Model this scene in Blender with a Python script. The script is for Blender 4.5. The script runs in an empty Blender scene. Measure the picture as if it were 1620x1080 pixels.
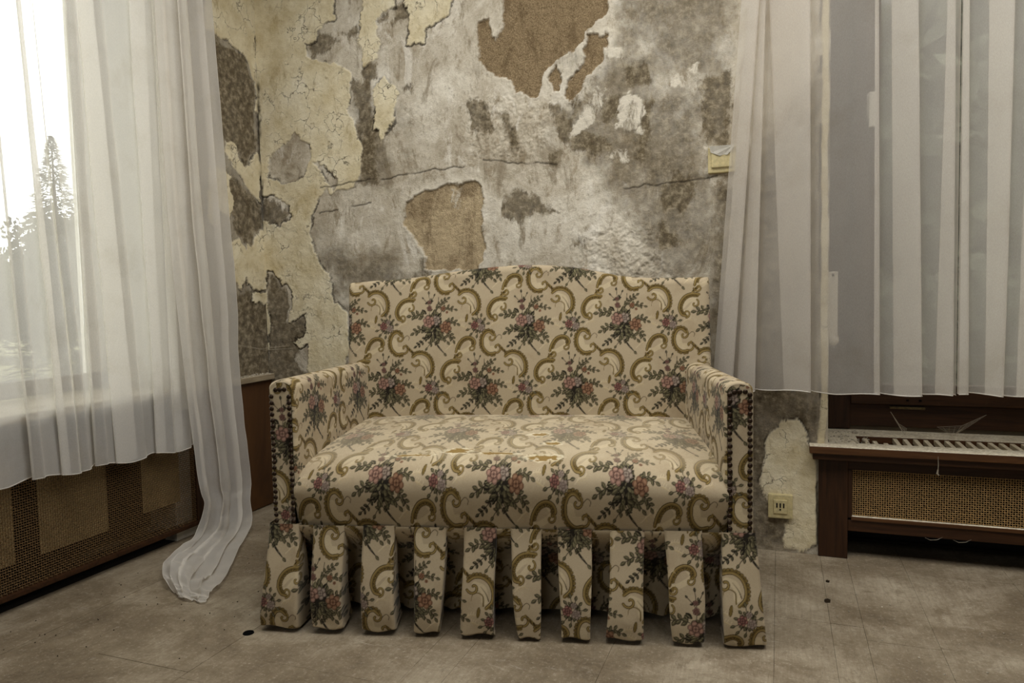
import bpy, bmesh, math, random
import numpy as np
from mathutils import Matrix, Vector

scene = bpy.context.scene
COL = scene.collection
random.seed(7)
rng = np.random.default_rng(11)

# ------------------------------------------------------------------ camera
cam_data = bpy.data.cameras.new('camera')
cam_data.sensor_width = 36.0
cam_data.lens = 25.358
cam_data.clip_start = 0.05
cam = bpy.data.objects.new('camera', cam_data)
COL.objects.link(cam)
R_ = Matrix(((0.93770875, -0.00274006, 0.34741155),
             (0.34684962, 0.06477806, -0.93568111),
             (-0.01994083, 0.99789593, 0.06169334)))
cam.matrix_world = Matrix.Translation((2.130, -2.6245, 0.90)) @ R_.to_4x4()
scene.camera = cam

# ------------------------------------------------------------------ light
scene.view_settings.view_transform = 'Standard'
scene.view_settings.look = 'None'
scene.view_settings.gamma = 1.0
scene.view_settings.use_curve_mapping = False
scene.view_settings.exposure = 0.0

world = bpy.data.worlds.new('overcast_sky')
scene.world = world
world.use_nodes = True
wn = world.node_tree
wn.nodes['Background'].inputs[0].default_value = (1.0, 0.985, 0.96, 1)
wn.nodes['Background'].inputs[1].default_value = 5.3


def sky_portal(name, loc, target, sx, sy):
    """a portal only guides the sampling of the sky through a window opening; it gives no light of its own"""
    d = bpy.data.lights.new(name, 'AREA')
    d.shape = 'RECTANGLE'
    d.size, d.size_y = sx, sy
    d.cycles.is_portal = True
    o = bpy.data.objects.new(name, d)
    o.location = loc
    o.rotation_euler = (Vector(target) - Vector(loc)).to_track_quat('-Z', 'Y').to_euler()
    COL.objects.link(o)
    return o


# overcast daylight enters by the two windows and by unseen roof and rear openings added to brighten the room
sky_portal('added_rear_opening_portal', (2.2, -5.30, 1.95), (2.2, 0, 1.95), 1.1, 0.9)
sky_portal('added_roof_opening_portal', (2.2, -1.30, 2.69), (2.2, -1.3001, 0), 3.2, 1.5)
sky_portal('left_window_portal', (-0.40, -1.55, 1.49), (3.0, -1.55, 1.49), 1.9, 1.75)
sky_portal('right_window_portal', (3.2, 0.37, 1.43), (3.2, -3.0, 1.43), 1.7, 1.78)


# ------------------------------------------------------------------ helpers
def lin(c):
    return tuple(((v / 255.0) / 12.92 if v / 255.0 <= 0.04045 else ((v / 255.0 + 0.055) / 1.055) ** 2.4) for v in c)


def rgba(c):
    return (*lin(c), 1.0)


def link(o, parent=None):
    COL.objects.link(o)
    if parent is not None:
        o.parent = parent
    return o


def tag(o, label=None, cat=None, group=None, kind=None):
    for k, v in (('label', label), ('category', cat), ('group', group), ('kind', kind)):
        if v:
            o[k] = v
    return o


def thing(name, label, cat, loc=(0, 0, 0), rotz=0.0, group=None, kind=None):
    o = bpy.data.objects.new(name, None)
    o.location = loc
    o.rotation_euler = (0, 0, rotz)
    o.empty_display_size = 0.05
    link(o)
    return tag(o, label, cat, group, kind)


def np_mesh(name, V, F, mat, parent=None, smooth=True, attrs=None):
    """V (n,3), F (m,4) or (m,3) int arrays -> one mesh object."""
    V = np.ascontiguousarray(V, dtype=np.float32)
    F = np.ascontiguousarray(F, dtype=np.int32)
    k = F.shape[1]
    me = bpy.data.meshes.new(name)
    me.vertices.add(len(V))
    me.vertices.foreach_set('co', V.ravel())
    me.loops.add(F.size)
    me.loops.foreach_set('vertex_index', F.ravel())
    me.polygons.add(len(F))
    me.polygons.foreach_set('loop_start', np.arange(0, F.size, k, dtype=np.int32))
    me.polygons.foreach_set('loop_total', np.full(len(F), k, dtype=np.int32))
    me.polygons.foreach_set('use_smooth', np.full(len(F), smooth, dtype=bool))
    for an, arr in (attrs or {}).items():
        a = me.color_attributes.new(an, 'FLOAT_COLOR', 'POINT')
        c = np.ones((len(V), 4), dtype=np.float32)
        c[:, :3] = arr
        a.data.foreach_set('color', c.ravel())
    me.update(calc_edges=True)
    me.materials.append(mat)
    return link(bpy.data.objects.new(name, me), parent)


def grid_faces(nv, nu, close_u=False):
    i = np.arange(nv - 1)[:, None]
    j = np.arange(nu if close_u else nu - 1)[None, :]
    a = i * nu + j
    b = i * nu + (j + 1) % nu
    return np.stack([a, b, b + nu, a + nu], -1).reshape(-1, 4)


def bm_obj(name, bm, mat, parent=None, bevel=0.0, smooth=False):
    me = bpy.data.meshes.new(name)
    if bevel > 0:
        bmesh.ops.bevel(bm, geom=bm.edges[:], offset=bevel, segments=2, affect='EDGES', profile=0.6)
    bm.normal_update()
    bm.to_mesh(me)
    bm.free()
    me.materials.append(mat)
    if smooth:
        me.polygons.foreach_set('use_smooth', [True] * len(me.polygons))
    return link(bpy.data.objects.new(name, me), parent)


def add_box(bm, x0, x1, y0, y1, z0, z1):
    vs = [bm.verts.new(p) for p in ((x0, y0, z0), (x1, y0, z0), (x1, y1, z0), (x0, y1, z0),
                                    (x0, y0, z1), (x1, y0, z1), (x1, y1, z1), (x0, y1, z1))]
    for f in ((3, 2, 1, 0), (4, 5, 6, 7), (0, 1, 5, 4), (1, 2, 6, 5), (2, 3, 7, 6), (3, 0, 4, 7)):
        bm.faces.new([vs[i] for i in f])


def box(name, x0, x1, y0, y1, z0, z1, mat, parent=None, bevel=0.0):
    bm = bmesh.new()
    add_box(bm, x0, x1, y0, y1, z0, z1)
    return bm_obj(name, bm, mat, parent, bevel)


def tube(bm, pts, r, n=5):
    """a thin tube through pts added to bm"""
    pts = [Vector(p) for p in pts]
    rings = []
    for i, p in enumerate(pts):
        d = (pts[min(i + 1, len(pts) - 1)] - pts[max(i - 1, 0)])
        d = d.normalized() if d.length > 1e-9 else Vector((0, 0, 1))
        u = d.cross(Vector((0, 0, 1)) if abs(d.z) < 0.9 else Vector((1, 0, 0))).normalized()
        w = d.cross(u)
        rr = r[i] if isinstance(r, (list, tuple)) else r
        rings.append([bm.verts.new(p + (u * math.cos(2 * math.pi * k / n) + w * math.sin(2 * math.pi * k / n)) * rr)
                      for k in range(n)])
    for a, b in zip(rings, rings[1:]):
        for k in range(n):
            bm.faces.new((a[k], a[(k + 1) % n], b[(k + 1) % n], b[k]))
    bm.faces.new(rings[0][::-1])
    bm.faces.new(rings[-1])


def vnoise(x, y, seed=0):
    """smooth value noise in [0,1] for arrays"""
    g = np.random.default_rng(seed).random((256, 256)).astype(np.float32)
    xi = np.floor(x).astype(np.int64)
    yi = np.floor(y).astype(np.int64)
    fx = (x - xi).astype(np.float32)
    fy = (y - yi).astype(np.float32)
    fx = fx * fx * (3 - 2 * fx)
    fy = fy * fy * (3 - 2 * fy)
    x0, x1, y0, y1 = xi & 255, (xi + 1) & 255, yi & 255, (yi + 1) & 255
    return (g[y0, x0] * (1 - fx) + g[y0, x1] * fx) * (1 - fy) + (g[y1, x0] * (1 - fx) + g[y1, x1] * fx) * fy


def fbm(x, y, freq, octaves=4, seed=0, gain=0.55):
    s, a, t = 0, 1.0, 0.0
    for k in range(octaves):
        s = s + a * vnoise(x * freq * 2 ** k + 17.3 * k, y * freq * 2 ** k + 5.7 * k, seed + k)
        t += a
        a *= gain
    return s / t


def sstep(a, b, x):
    t = np.clip((x - a) / (b - a), 0, 1)
    return t * t * (3 - 2 * t)


def poly_sd(poly, X, Y):
    """signed distance (negative inside) of points to a polygon"""
    P = np.asarray(poly, dtype=np.float32)
    d = np.full(X.shape, 1e9, dtype=np.float32)
    ins = np.zeros(X.shape, dtype=bool)
    n = len(P)
    for i in range(n):
        ax, ay = P[i]
        bx, by = P[(i + 1) % n]
        ex, ey = bx - ax, by - ay
        wx, wy = X - ax, Y - ay
        t = np.clip((wx * ex + wy * ey) / (ex * ex + ey * ey + 1e-12), 0, 1)
        d = np.minimum(d, (wx - ex * t) ** 2 + (wy - ey * t) ** 2)
        c = ((ay <= Y) & (by > Y)) | ((by <= Y) & (ay > Y))
        if abs(ey) > 1e-12:
            xs = ax + (Y - ay) / ey * ex
            ins ^= c & (X < xs)
    d = np.sqrt(d)
    return np.where(ins, -d, d)


# ------------------------------------------------------------------ node helpers
class NT:
    def __init__(self, name):
        self.m = bpy.data.materials.new(name)
        self.m.use_nodes = True
        self.t = self.m.node_tree
        self.t.nodes.clear()
        self.out = self.t.nodes.new('ShaderNodeOutputMaterial')

    def n(self, kind, **kw):
        nd = self.t.nodes.new('ShaderNode' + kind)
        for k, v in kw.items():
            setattr(nd, k, v)
        return nd

    def set(self, sock, v):
        if hasattr(v, 'is_linked') or isinstance(v, bpy.types.NodeSocket):
            self.t.links.new(v, sock)
        else:
            sock.default_value = v

    def pos(self, scale=(1, 1, 1)):
        g = self.n('NewGeometry')
        mp = self.n('Mapping')
        self.set(mp.inputs[0], g.outputs['Position'])
        mp.inputs['Scale'].default_value = scale
        return mp.outputs[0]

    def noise(self, scale, detail=4, rough=0.6, vec=None, dist=0.0):
        nd = self.n('TexNoise')
        nd.inputs['Scale'].default_value = scale
        nd.inputs['Detail'].default_value = detail
        nd.inputs['Roughness'].default_value = rough
        nd.inputs['Distortion'].default_value = dist
        if vec is not None:
            self.set(nd.inputs['Vector'], vec)
        return nd.outputs['Fac']

    def ramp(self, fac, stops):
        r = self.n('ValToRGB')
        self.set(r.inputs[0], fac)
        el = r.color_ramp.elements
        while len(el) < len(stops):
            el.new(0.5)
        for e, (p, c) in zip(el, stops):
            e.position = p
            e.color = c if len(c) == 4 else (*c, 1)
        return r.outputs[0]

    def mix(self, fac, a, b, mode='MIX'):
        nd = self.n('Mix', data_type='RGBA', blend_type=mode)
        self.set(nd.inputs[0], fac)
        self.set(nd.inputs[6], a)
        self.set(nd.inputs[7], b)
        return nd.outputs[2]

    def math(self, op, a, b=0.0, c=None, clamp=False):
        nd = self.n('Math', operation=op, use_clamp=clamp)
        self.set(nd.inputs[0], a)
        self.set(nd.inputs[1], b)
        if c is not None:
            self.set(nd.inputs[2], c)
        return nd.outputs[0]

    def maprange(self, v, a, b, c=0.0, d=1.0):
        nd = self.n('MapRange')
        self.set(nd.inputs[0], v)
        for i, q in enumerate((a, b, c, d)):
            nd.inputs[i + 1].default_value = q
        return nd.outputs[0]

    def attr(self, name):
        a = self.n('Attribute', attribute_name=name)
        return a

    def bump(self, h, strength=0.3, dist=0.002):
        b = self.n('Bump')
        b.inputs['Strength'].default_value = strength
        b.inputs['Distance'].default_value = dist
        self.set(b.inputs['Height'], h)
        return b.outputs[0]

    def principled(self, color, rough=0.8, normal=None, spec=0.3, metallic=0.0, sheen=0.0):
        p = self.n('BsdfPrincipled')
        self.set(p.inputs['Base Color'], color)
        self.set(p.inputs['Roughness'], rough)
        p.inputs['Metallic'].default_value = metallic
        p.inputs['Specular IOR Level'].default_value = spec
        p.inputs['Sheen Weight'].default_value = sheen
        if normal is not None:
            self.set(p.inputs['Normal'], normal)
        self.t.links.new(p.outputs[0], self.out.inputs[0])
        return p

    def done(self, shader):
        self.t.links.new(shader, self.out.inputs[0])
        return self.m


# ------------------------------------------------------------------ materials
def mat_wall():
    t = NT('peeling_plaster')
    lay = t.n('SeparateColor')
    t.set(lay.inputs[0], t.attr('layer').outputs['Color'])
    ext = t.n('SeparateColor')
    t.set(ext.inputs[0], t.attr('extra').outputs['Color'])
    p = t.pos()
    n1 = t.noise(7, 6, 0.65, p)
    n2 = t.noise(38, 6, 0.7, p)
    n3 = t.noise(210, 4, 0.7, p)
    n4 = t.noise(3.1, 8, 0.72, p, 0.6)
    n5 = t.noise(15, 12, 0.78, t.pos((1.0, 1.0, 0.45)), 0.35)
    n6 = t.noise(5.5, 12, 0.75, t.pos((1.3, 1.0, 0.7)), 0.8)
    base = t.ramp(n4, [(0.30, rgba((146, 132, 108))), (0.46, rgba((190, 180, 160))), (0.62, rgba((220, 213, 196)))])
    base = t.mix(t.maprange(n5, 0.53, 0.63, 0, 0.75), base, rgba((138, 122, 96)))
    base = t.mix(t.maprange(n6, 0.54, 0.62, 0, 0.6), base, rgba((120, 106, 82)))
    base = t.mix(t.maprange(n6, 0.46, 0.38, 0, 0.7), base, rgba((228, 222, 208)))
    base = t.mix(t.maprange(n2, 0.56, 0.72, 0, 0.55), base, rgba((104, 90, 66)))
    base = t.mix(t.maprange(n3, 0.57, 0.72, 0, 0.5), base, rgba((70, 58, 40)))
    # grey damp zone
    gz = t.ramp(n2, [(0.34, rgba((72, 63, 49))), (0.52, rgba((112, 101, 81))), (0.70, rgba((168, 157, 134)))])
    base = t.mix(t.math('MULTIPLY', ext.outputs[1], t.maprange(n1, 0.25, 0.6, 0.55, 1.0)), base, gz)
    # stains of damp and old glue
    st = t.math('ADD', lay.outputs[2], t.math('MULTIPLY', t.math('SUBTRACT', n5, 0.5), 2.6))
    st = t.maprange(st, 0.40, 0.72)
    stc = t.ramp(n2, [(0.32, rgba((60, 50, 34))), (0.5, rgba((104, 92, 70))), (0.66, rgba((158, 146, 122)))])
    base = t.mix(t.math('MULTIPLY', st, 0.85), base, stc)
    # bare render under the plaster
    rc = t.ramp(n3, [(0.26, rgba((92, 76, 54))), (0.5, rgba((142, 122, 92))), (0.74, rgba((180, 160, 126)))])
    rc = t.mix(t.maprange(n5, 0.5, 0.6, 0, 0.6), rc, rgba((98, 80, 56)))
    sz = t.n('SeparateXYZ')
    t.set(sz.inputs[0], p)
    low = t.maprange(sz.outputs[2], 1.5, 1.4)
    rc = t.mix(t.math('MULTIPLY', low, t.maprange(n6, 0.56, 0.44, 0.15, 0.75)), rc, rgba((206, 186, 150)))
    rc = t.mix(t.maprange(t.noise(520, 2, 0.5, p), 0.62, 0.72), rc, rgba((38, 28, 18)))
    base = t.mix(lay.outputs[1], base, rc)
    # cream paint skin
    vor = t.n('TexVoronoi', feature='DISTANCE_TO_EDGE')
    wv = t.n('VectorMath', operation='ADD')
    t.set(wv.inputs[0], p)
    nv = t.n('TexNoise')
    nv.inputs['Scale'].default_value = 22
    nv.inputs['Detail'].default_value = 4
    t.set(nv.inputs['Vector'], p)
    sc = t.n('VectorMath', operation='SCALE')
    t.set(sc.inputs[0], nv.outputs['Color'])
    sc.inputs['Scale'].default_value = 0.09
    t.set(wv.inputs[1], sc.outputs[0])
    t.set(vor.inputs['Vector'], wv.outputs[0])
    vor.inputs['Scale'].default_value = 11
    crack = t.maprange(vor.outputs['Distance'], 0.0, 0.022, 1, 0)
    crack = t.math('MULTIPLY', crack, t.maprange(n1, 0.47, 0.56))
    pc = t.ramp(n1, [(0.3, rgba((196, 180, 140))), (0.55, rgba((224, 213, 182))), (0.75, rgba((232, 224, 200)))])
    pc = t.mix(t.maprange(n5, 0.54, 0.64, 0, 0.55), pc, rgba((158, 138, 94)))
    pc = t.mix(t.maprange(n2, 0.58, 0.74, 0, 0.6), pc, rgba((136, 114, 74)))
    pc = t.mix(t.maprange(n3, 0.66, 0.76, 0, 0.6), pc, rgba((84, 66, 40)))
    pc = t.mix(t.math('MULTIPLY', crack, 0.8), pc, rgba((66, 50, 30)))
    base = t.mix(lay.outputs[0], base, pc)
    base = t.mix(t.math('MULTIPLY', ext.outputs[0], t.maprange(n5, 0.58, 0.47, 0.0, 0.9)), base, rgba((216, 208, 190)))
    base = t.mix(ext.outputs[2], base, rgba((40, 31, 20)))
    h = t.math('ADD', t.math('MULTIPLY', n2, 1.0), t.math('MULTIPLY', n3, t.math('ADD', 0.35, t.math('MULTIPLY', lay.outputs[1], 0.9))))
    h = t.math('SUBTRACT', h, t.math('MULTIPLY', t.math('MULTIPLY', crack, lay.outputs[0]), 0.5))
    t.principled(base, 0.92, t.bump(h, 0.75, 0.006), 0.15)
    return t.m


def mat_plain_plaster(name, col):
    t = NT(name)
    p = t.pos()
    n = t.noise(9, 7, 0.7, p)
    c = t.mix(t.maprange(n, 0.35, 0.7), rgba(col), rgba(tuple(int(v * 0.78) for v in col)))
    t.principled(c, 0.9, t.bump(t.noise(60, 5, 0.7, p), 0.4, 0.004), 0.15)
    return t.m


def mat_floor():
    t = NT('worn_board_floor')
    oi = t.n('ObjectInfo')
    ps = t.pos((26, 2.0, 1))
    p = t.pos()
    g1 = t.noise(3.0, 6, 0.65, ps, 1.2)
    n1 = t.noise(2.6, 7, 0.7, p, 0.4)
    n2 = t.noise(24, 6, 0.72, p)
    n3 = t.noise(160, 3, 0.7, p)
    c = t.ramp(n1, [(0.30, rgba((84, 72, 55))), (0.48, rgba((124, 111, 90))), (0.66, rgba((168, 156, 134)))])
    c = t.mix(t.maprange(g1, 0.42, 0.68, 0, 0.4), c, rgba((108, 92, 70)))
    c = t.mix(t.maprange(t.noise(11, 10, 0.78, p, 0.6), 0.53, 0.64, 0, 0.6), c, rgba((104, 90, 68)))
    c = t.mix(t.maprange(n2, 0.58, 0.78, 0, 0.6), c, rgba((92, 78, 58)))
    c = t.mix(t.maprange(oi.outputs['Random'], 0, 1, 0.0, 0.22), c, rgba((112, 98, 78)))
    c = t.mix(t.maprange(t.noise(5.5, 9, 0.8, t.pos((1, 2.2, 1)), 0.8), 0.60, 0.72, 0, 0.55), c, rgba((206, 199, 184)))
    c = t.mix(t.maprange(n3, 0.60, 0.72, 0, 0.5), c, rgba((58, 46, 32)))
    c = t.mix(t.maprange(t.noise(85, 10, 0.85, p), 0.53, 0.66, 0, 0.5), c, rgba((196, 186, 166)))
    c = t.mix(t.maprange(t.noise(48, 10, 0.85, t.pos((1, 0.35, 1)), 1.0), 0.54, 0.66, 0, 0.45), c, rgba((74, 62, 45)))
    wav = t.n('TexWave', wave_type='BANDS', bands_direction='X')
    wav.inputs['Scale'].default_value = 75
    wav.inputs['Distortion'].default_value = 5
    wav.inputs['Detail'].default_value = 1
    wav.inputs['Detail Scale'].default_value = 0.12
    t.set(wav.inputs['Vector'], p)
    h = t.math('ADD', t.math('MULTIPLY', n2, 0.7), t.math('MULTIPLY', wav.outputs['Fac'], 0.10))
    h = t.math('ADD', h, t.math('MULTIPLY', g1, 0.5))
    t.principled(c, t.maprange(n2, 0.3, 0.7, 0.5, 0.75), t.bump(h, 0.3, 0.003), 0.3)
    return t.m


def mat_wood(name, dark, light, scale=(2, 30, 30), rough=0.45, dust=0.0):
    t = NT(name)
    ps = t.pos(scale)
    g = t.noise(2.0, 6, 0.65, ps, 0.8)
    p = t.pos()
    c = t.ramp(g, [(0.3, rgba(dark)), (0.7, rgba(light))])
    if dust > 0:
        ge = t.n('NewGeometry')
        sx = t.n('SeparateXYZ')
        t.set(sx.inputs[0], ge.outputs['Normal'])
        up = t.maprange(sx.outputs[2], 0.5, 0.95)
        d = t.math('MULTIPLY', up, t.maprange(t.noise(18, 8, 0.75, p), 0.30, 0.55, dust * 0.55, dust))
        c = t.mix(d, c, t.ramp(t.noise(120, 4, 0.7, p), [(0.35, rgba((188, 174, 144))), (0.65, rgba((234, 226, 206)))]))
        r = t.maprange(d, 0, 1, rough, 0.95)
    else:
        r = rough
        c = t.mix(t.maprange(t.noise(45, 6, 0.75, p), 0.62, 0.8, 0, 0.22), c, rgba((120, 100, 72)))
    t.principled(c, r, t.bump(g, 0.25, 0.002), 0.22)
    return t.m


def mat_simple(name, col, rough=0.7, spec=0.3, metallic=0.0, nscale=60, var=0.25, bump=0.2):
    t = NT(name)
    p = t.pos()
    n = t.noise(nscale, 5, 0.65, p)
    c = t.mix(t.maprange(n, 0.35, 0.7, 0, 1), rgba(col), rgba(tuple(int(v * (1 - var)) for v in col)))
    t.principled(c, rough, t.bump(n, bump, 0.002), spec, metallic)
    return t.m


def mat_fabric():
    t = NT('woven_floral_tapestry')
    a = t.attr('dye').outputs['Color']
    co = t.n('TexCoord').outputs['Object']
    mp = t.n('Mapping')
    t.set(mp.inputs[0], co)
    mp.inputs['Scale'].default_value = (60, 60, 420)
    thr = t.noise(4, 3, 0.6, mp.outputs[0])
    n = t.noise(900, 2, 0.6, co)
    soil = t.noise(6, 6, 0.7, co)
    c = t.mix(t.maprange(thr, 0.3, 0.7, 0.0, 0.22), a, rgba((120, 100, 66)), 'MULTIPLY')
    c = t.mix(t.maprange(soil, 0.5, 0.75, 0, 0.35), c, rgba((176, 150, 108)), 'MULTIPLY')
    h = t.math('ADD', t.math('MULTIPLY', thr, 0.6), t.math('MULTIPLY', n, 0.5))
    lum = t.n('RGBToBW')
    t.set(lum.inputs[0], a)
    h = t.math('ADD', h, t.math('MULTIPLY', lum.outputs[0], -0.8))
    t.principled(c, 0.88, t.bump(h, 0.35, 0.0015), 0.12, 0.0, 0.08)
    return t.m


def mat_sheer(name, opacity, col=(238, 234, 226), through=0.5):
    t = NT(name)
    co = t.n('TexCoord').outputs['Object']
    mp = t.n('Mapping')
    t.set(mp.inputs[0], co)
    mp.inputs['Scale'].default_value = (500, 500, 60)
    w = t.noise(3, 2, 0.5, mp.outputs[0])
    s = t.noise(5, 6, 0.7, co)
    c = t.mix(t.maprange(s, 0.52, 0.75, 0, 0.35), rgba(col), rgba((196, 186, 166)))
    tr = t.n('BsdfTransparent')
    df = t.n('BsdfDiffuse')
    tl = t.n('BsdfTranslucent')
    t.set(df.inputs[0], c)
    t.set(tl.inputs[0], c)
    m1 = t.n('MixShader')
    m1.inputs[0].default_value = through
    t.set(m1.inputs[1], df.outputs[0])
    t.set(m1.inputs[2], tl.outputs[0])
    lw = t.n('LayerWeight')
    lw.inputs[0].default_value = 0.35
    f = t.math('ADD', t.maprange(w, 0.3, 0.7, opacity - 0.05, opacity + 0.05), t.math('MULTIPLY', lw.outputs['Facing'], 0.35), clamp=True)
    m2 = t.n('MixShader')
    t.set(m2.inputs[0], f)
    t.set(m2.inputs[1], tr.outputs[0])
    t.set(m2.inputs[2], m1.outputs[0])
    return t.done(m2.outputs[0])


def mat_glass(name, dust, col):
    t = NT(name)
    p = t.pos()
    n = t.noise(4.5, 9, 0.75, p, 1.0)
    tr = t.n('BsdfTransparent')
    tr.inputs[0].default_value = (0.93, 0.95, 0.94, 1)
    gl = t.n('BsdfGlossy')
    gl.inputs['Roughness'].default_value = 0.05
    df = t.n('BsdfTranslucent')
    df.inputs[0].default_value = rgba(col)
    d2 = t.n('BsdfDiffuse')
    d2.inputs[0].default_value = rgba(col)
    md = t.n('MixShader')
    md.inputs[0].default_value = 0.5
    t.set(md.inputs[1], df.outputs[0])
    t.set(md.inputs[2], d2.outputs[0])
    m1 = t.n('MixShader')
    fr = t.n('Fresnel')
    fr.inputs[0].default_value = 1.45
    t.set(m1.inputs[0], fr.outputs[0])
    t.set(m1.inputs[1], tr.outputs[0])
    t.set(m1.inputs[2], gl.outputs[0])
    m2 = t.n('MixShader')
    t.set(m2.inputs[0], t.maprange(n, 0.35, 0.7, dust * 0.4, dust * 1.3))
    t.set(m2.inputs[1], m1.outputs[0])
    t.set(m2.inputs[2], md.outputs[0])
    return t.done(m2.outputs[0])


def mat_leaf(name, col):
    t = NT(name)
    oi = t.noise(0.8, 4, 0.6, t.pos())
    c = t.mix(t.maprange(oi, 0.35, 0.65), rgba(col), rgba(tuple(int(v * 0.6) for v in col)))
    df = t.n('BsdfDiffuse')
    tl = t.n('BsdfTranslucent')
    t.set(df.inputs[0], c)
    t.set(tl.inputs[0], c)
    m = t.n('MixShader')
    m.inputs[0].default_value = 0.3
    t.set(m.inputs[1], df.outputs[0])
    t.set(m.inputs[2], tl.outputs[0])
    return t.done(m.outputs[0])


M_WALL = mat_wall()
M_REVEAL = mat_plain_plaster('white_reveal_plaster', (206, 200, 186))
M_CEIL = mat_plain_plaster('ceiling_plaster', (112, 102, 84))
M_ROOM = mat_plain_plaster('drab_wall_plaster', (96, 86, 70))
M_FLOOR = mat_floor()
M_UNDER = mat_simple('dark_subfloor', (44, 36, 27), 0.9)
M_BROWN = mat_wood('dark_red_brown_wood', (36, 22, 12), (66, 41, 22), (2, 30, 30))
M_BROWNV = mat_wood('dark_red_brown_wood_upright', (36, 22, 12), (64, 40, 22), (30, 30, 2))
M_DUSTY = mat_wood('dusty_brown_wood', (62, 38, 20), (96, 64, 36), (2, 30, 30), 0.5, 1.0)
M_SLAT = mat_wood('dusty_slat_wood', (184, 166, 132), (224, 210, 180), (30, 4, 30), 0.8, 0.6)
M_SILL = mat_wood('dusty_pale_sill', (120, 105, 82), (166, 152, 126), (20, 2, 20), 0.6, 0.55)
M_PANEL = mat_wood('plain_brown_panel', (58, 36, 18), (88, 58, 30), (3, 3, 1.0), 0.5)
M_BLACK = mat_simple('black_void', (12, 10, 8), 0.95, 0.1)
M_WIRE = mat_simple('brown_wire', (124, 96, 60), 0.5, 0.4, 0.3, 120, 0.4)
M_CANE = mat_simple('brass_coloured_wire', (204, 166, 108), 0.5, 0.4, 0.3, 120, 0.4)
M_PAPER = mat_simple('yellowed_card', (182, 160, 116), 0.9, 0.1, 0, 14, 0.2)
M_WIN_W = mat_simple('white_window_paint', (214, 208, 196), 0.55, 0.3, 0, 30, 0.15)
M_WIN_G = mat_simple('weathered_window_bottom_rail', (120, 108, 92), 0.7, 0.3, 0, 30, 0.25)
M_CREAM = mat_simple('cream_plastic', (202, 187, 138), 0.4, 0.4, 0, 90, 0.15, 0.05)
M_BELT = mat_simple('pale_plastic', (226, 216, 196), 0.5, 0.4, 0, 90, 0.12, 0.05)
M_SLOT = mat_simple('dark_slot', (20, 14, 8), 0.8)
M_NAIL = mat_simple('dark_bronze', (58, 42, 28), 0.35, 0.5, 0.7, 300, 0.4)
M_BRASS = mat_simple('dull_brass', (120, 104, 70), 0.45, 0.5, 0.7, 120, 0.4)
M_METAL = mat_simple('pale_handle_metal', (206, 200, 186), 0.4, 0.5, 0.2, 120, 0.15)
M_FAB = mat_fabric()
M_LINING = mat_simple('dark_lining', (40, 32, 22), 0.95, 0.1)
M_SHEER_L = mat_sheer('white_voile_left', 0.52, (240, 237, 230), 0.40)
M_SHEER_T = mat_sheer('white_voile_tail', 0.60)
M_SHEER_R = mat_sheer('white_voile_right', 0.42, (232, 226, 216))
M_HEM = mat_sheer('voile_hem_cord', 0.85)
M_GLASS_L = mat_glass('left_window_glass', 0.13, (210, 210, 205))  # dust veil on this pane stands in for haze over the trees
M_GLASS_R = mat_glass('dirty_window_glass', 0.11, (160, 156, 142))
M_WEB = mat_sheer('dusty_cobweb', 0.35, (226, 216, 196))
M_CRUMB = mat_simple('plaster_crumb', (196, 186, 166), 0.95, 0.1, 0, 200, 0.4)
M_GRIT = mat_simple('dark_grit', (52, 42, 30), 0.95, 0.1, 0, 200, 0.4)
M_RUBBER = mat_simple('black_rubber', (6, 6, 6), 0.95, 0.05)

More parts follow.
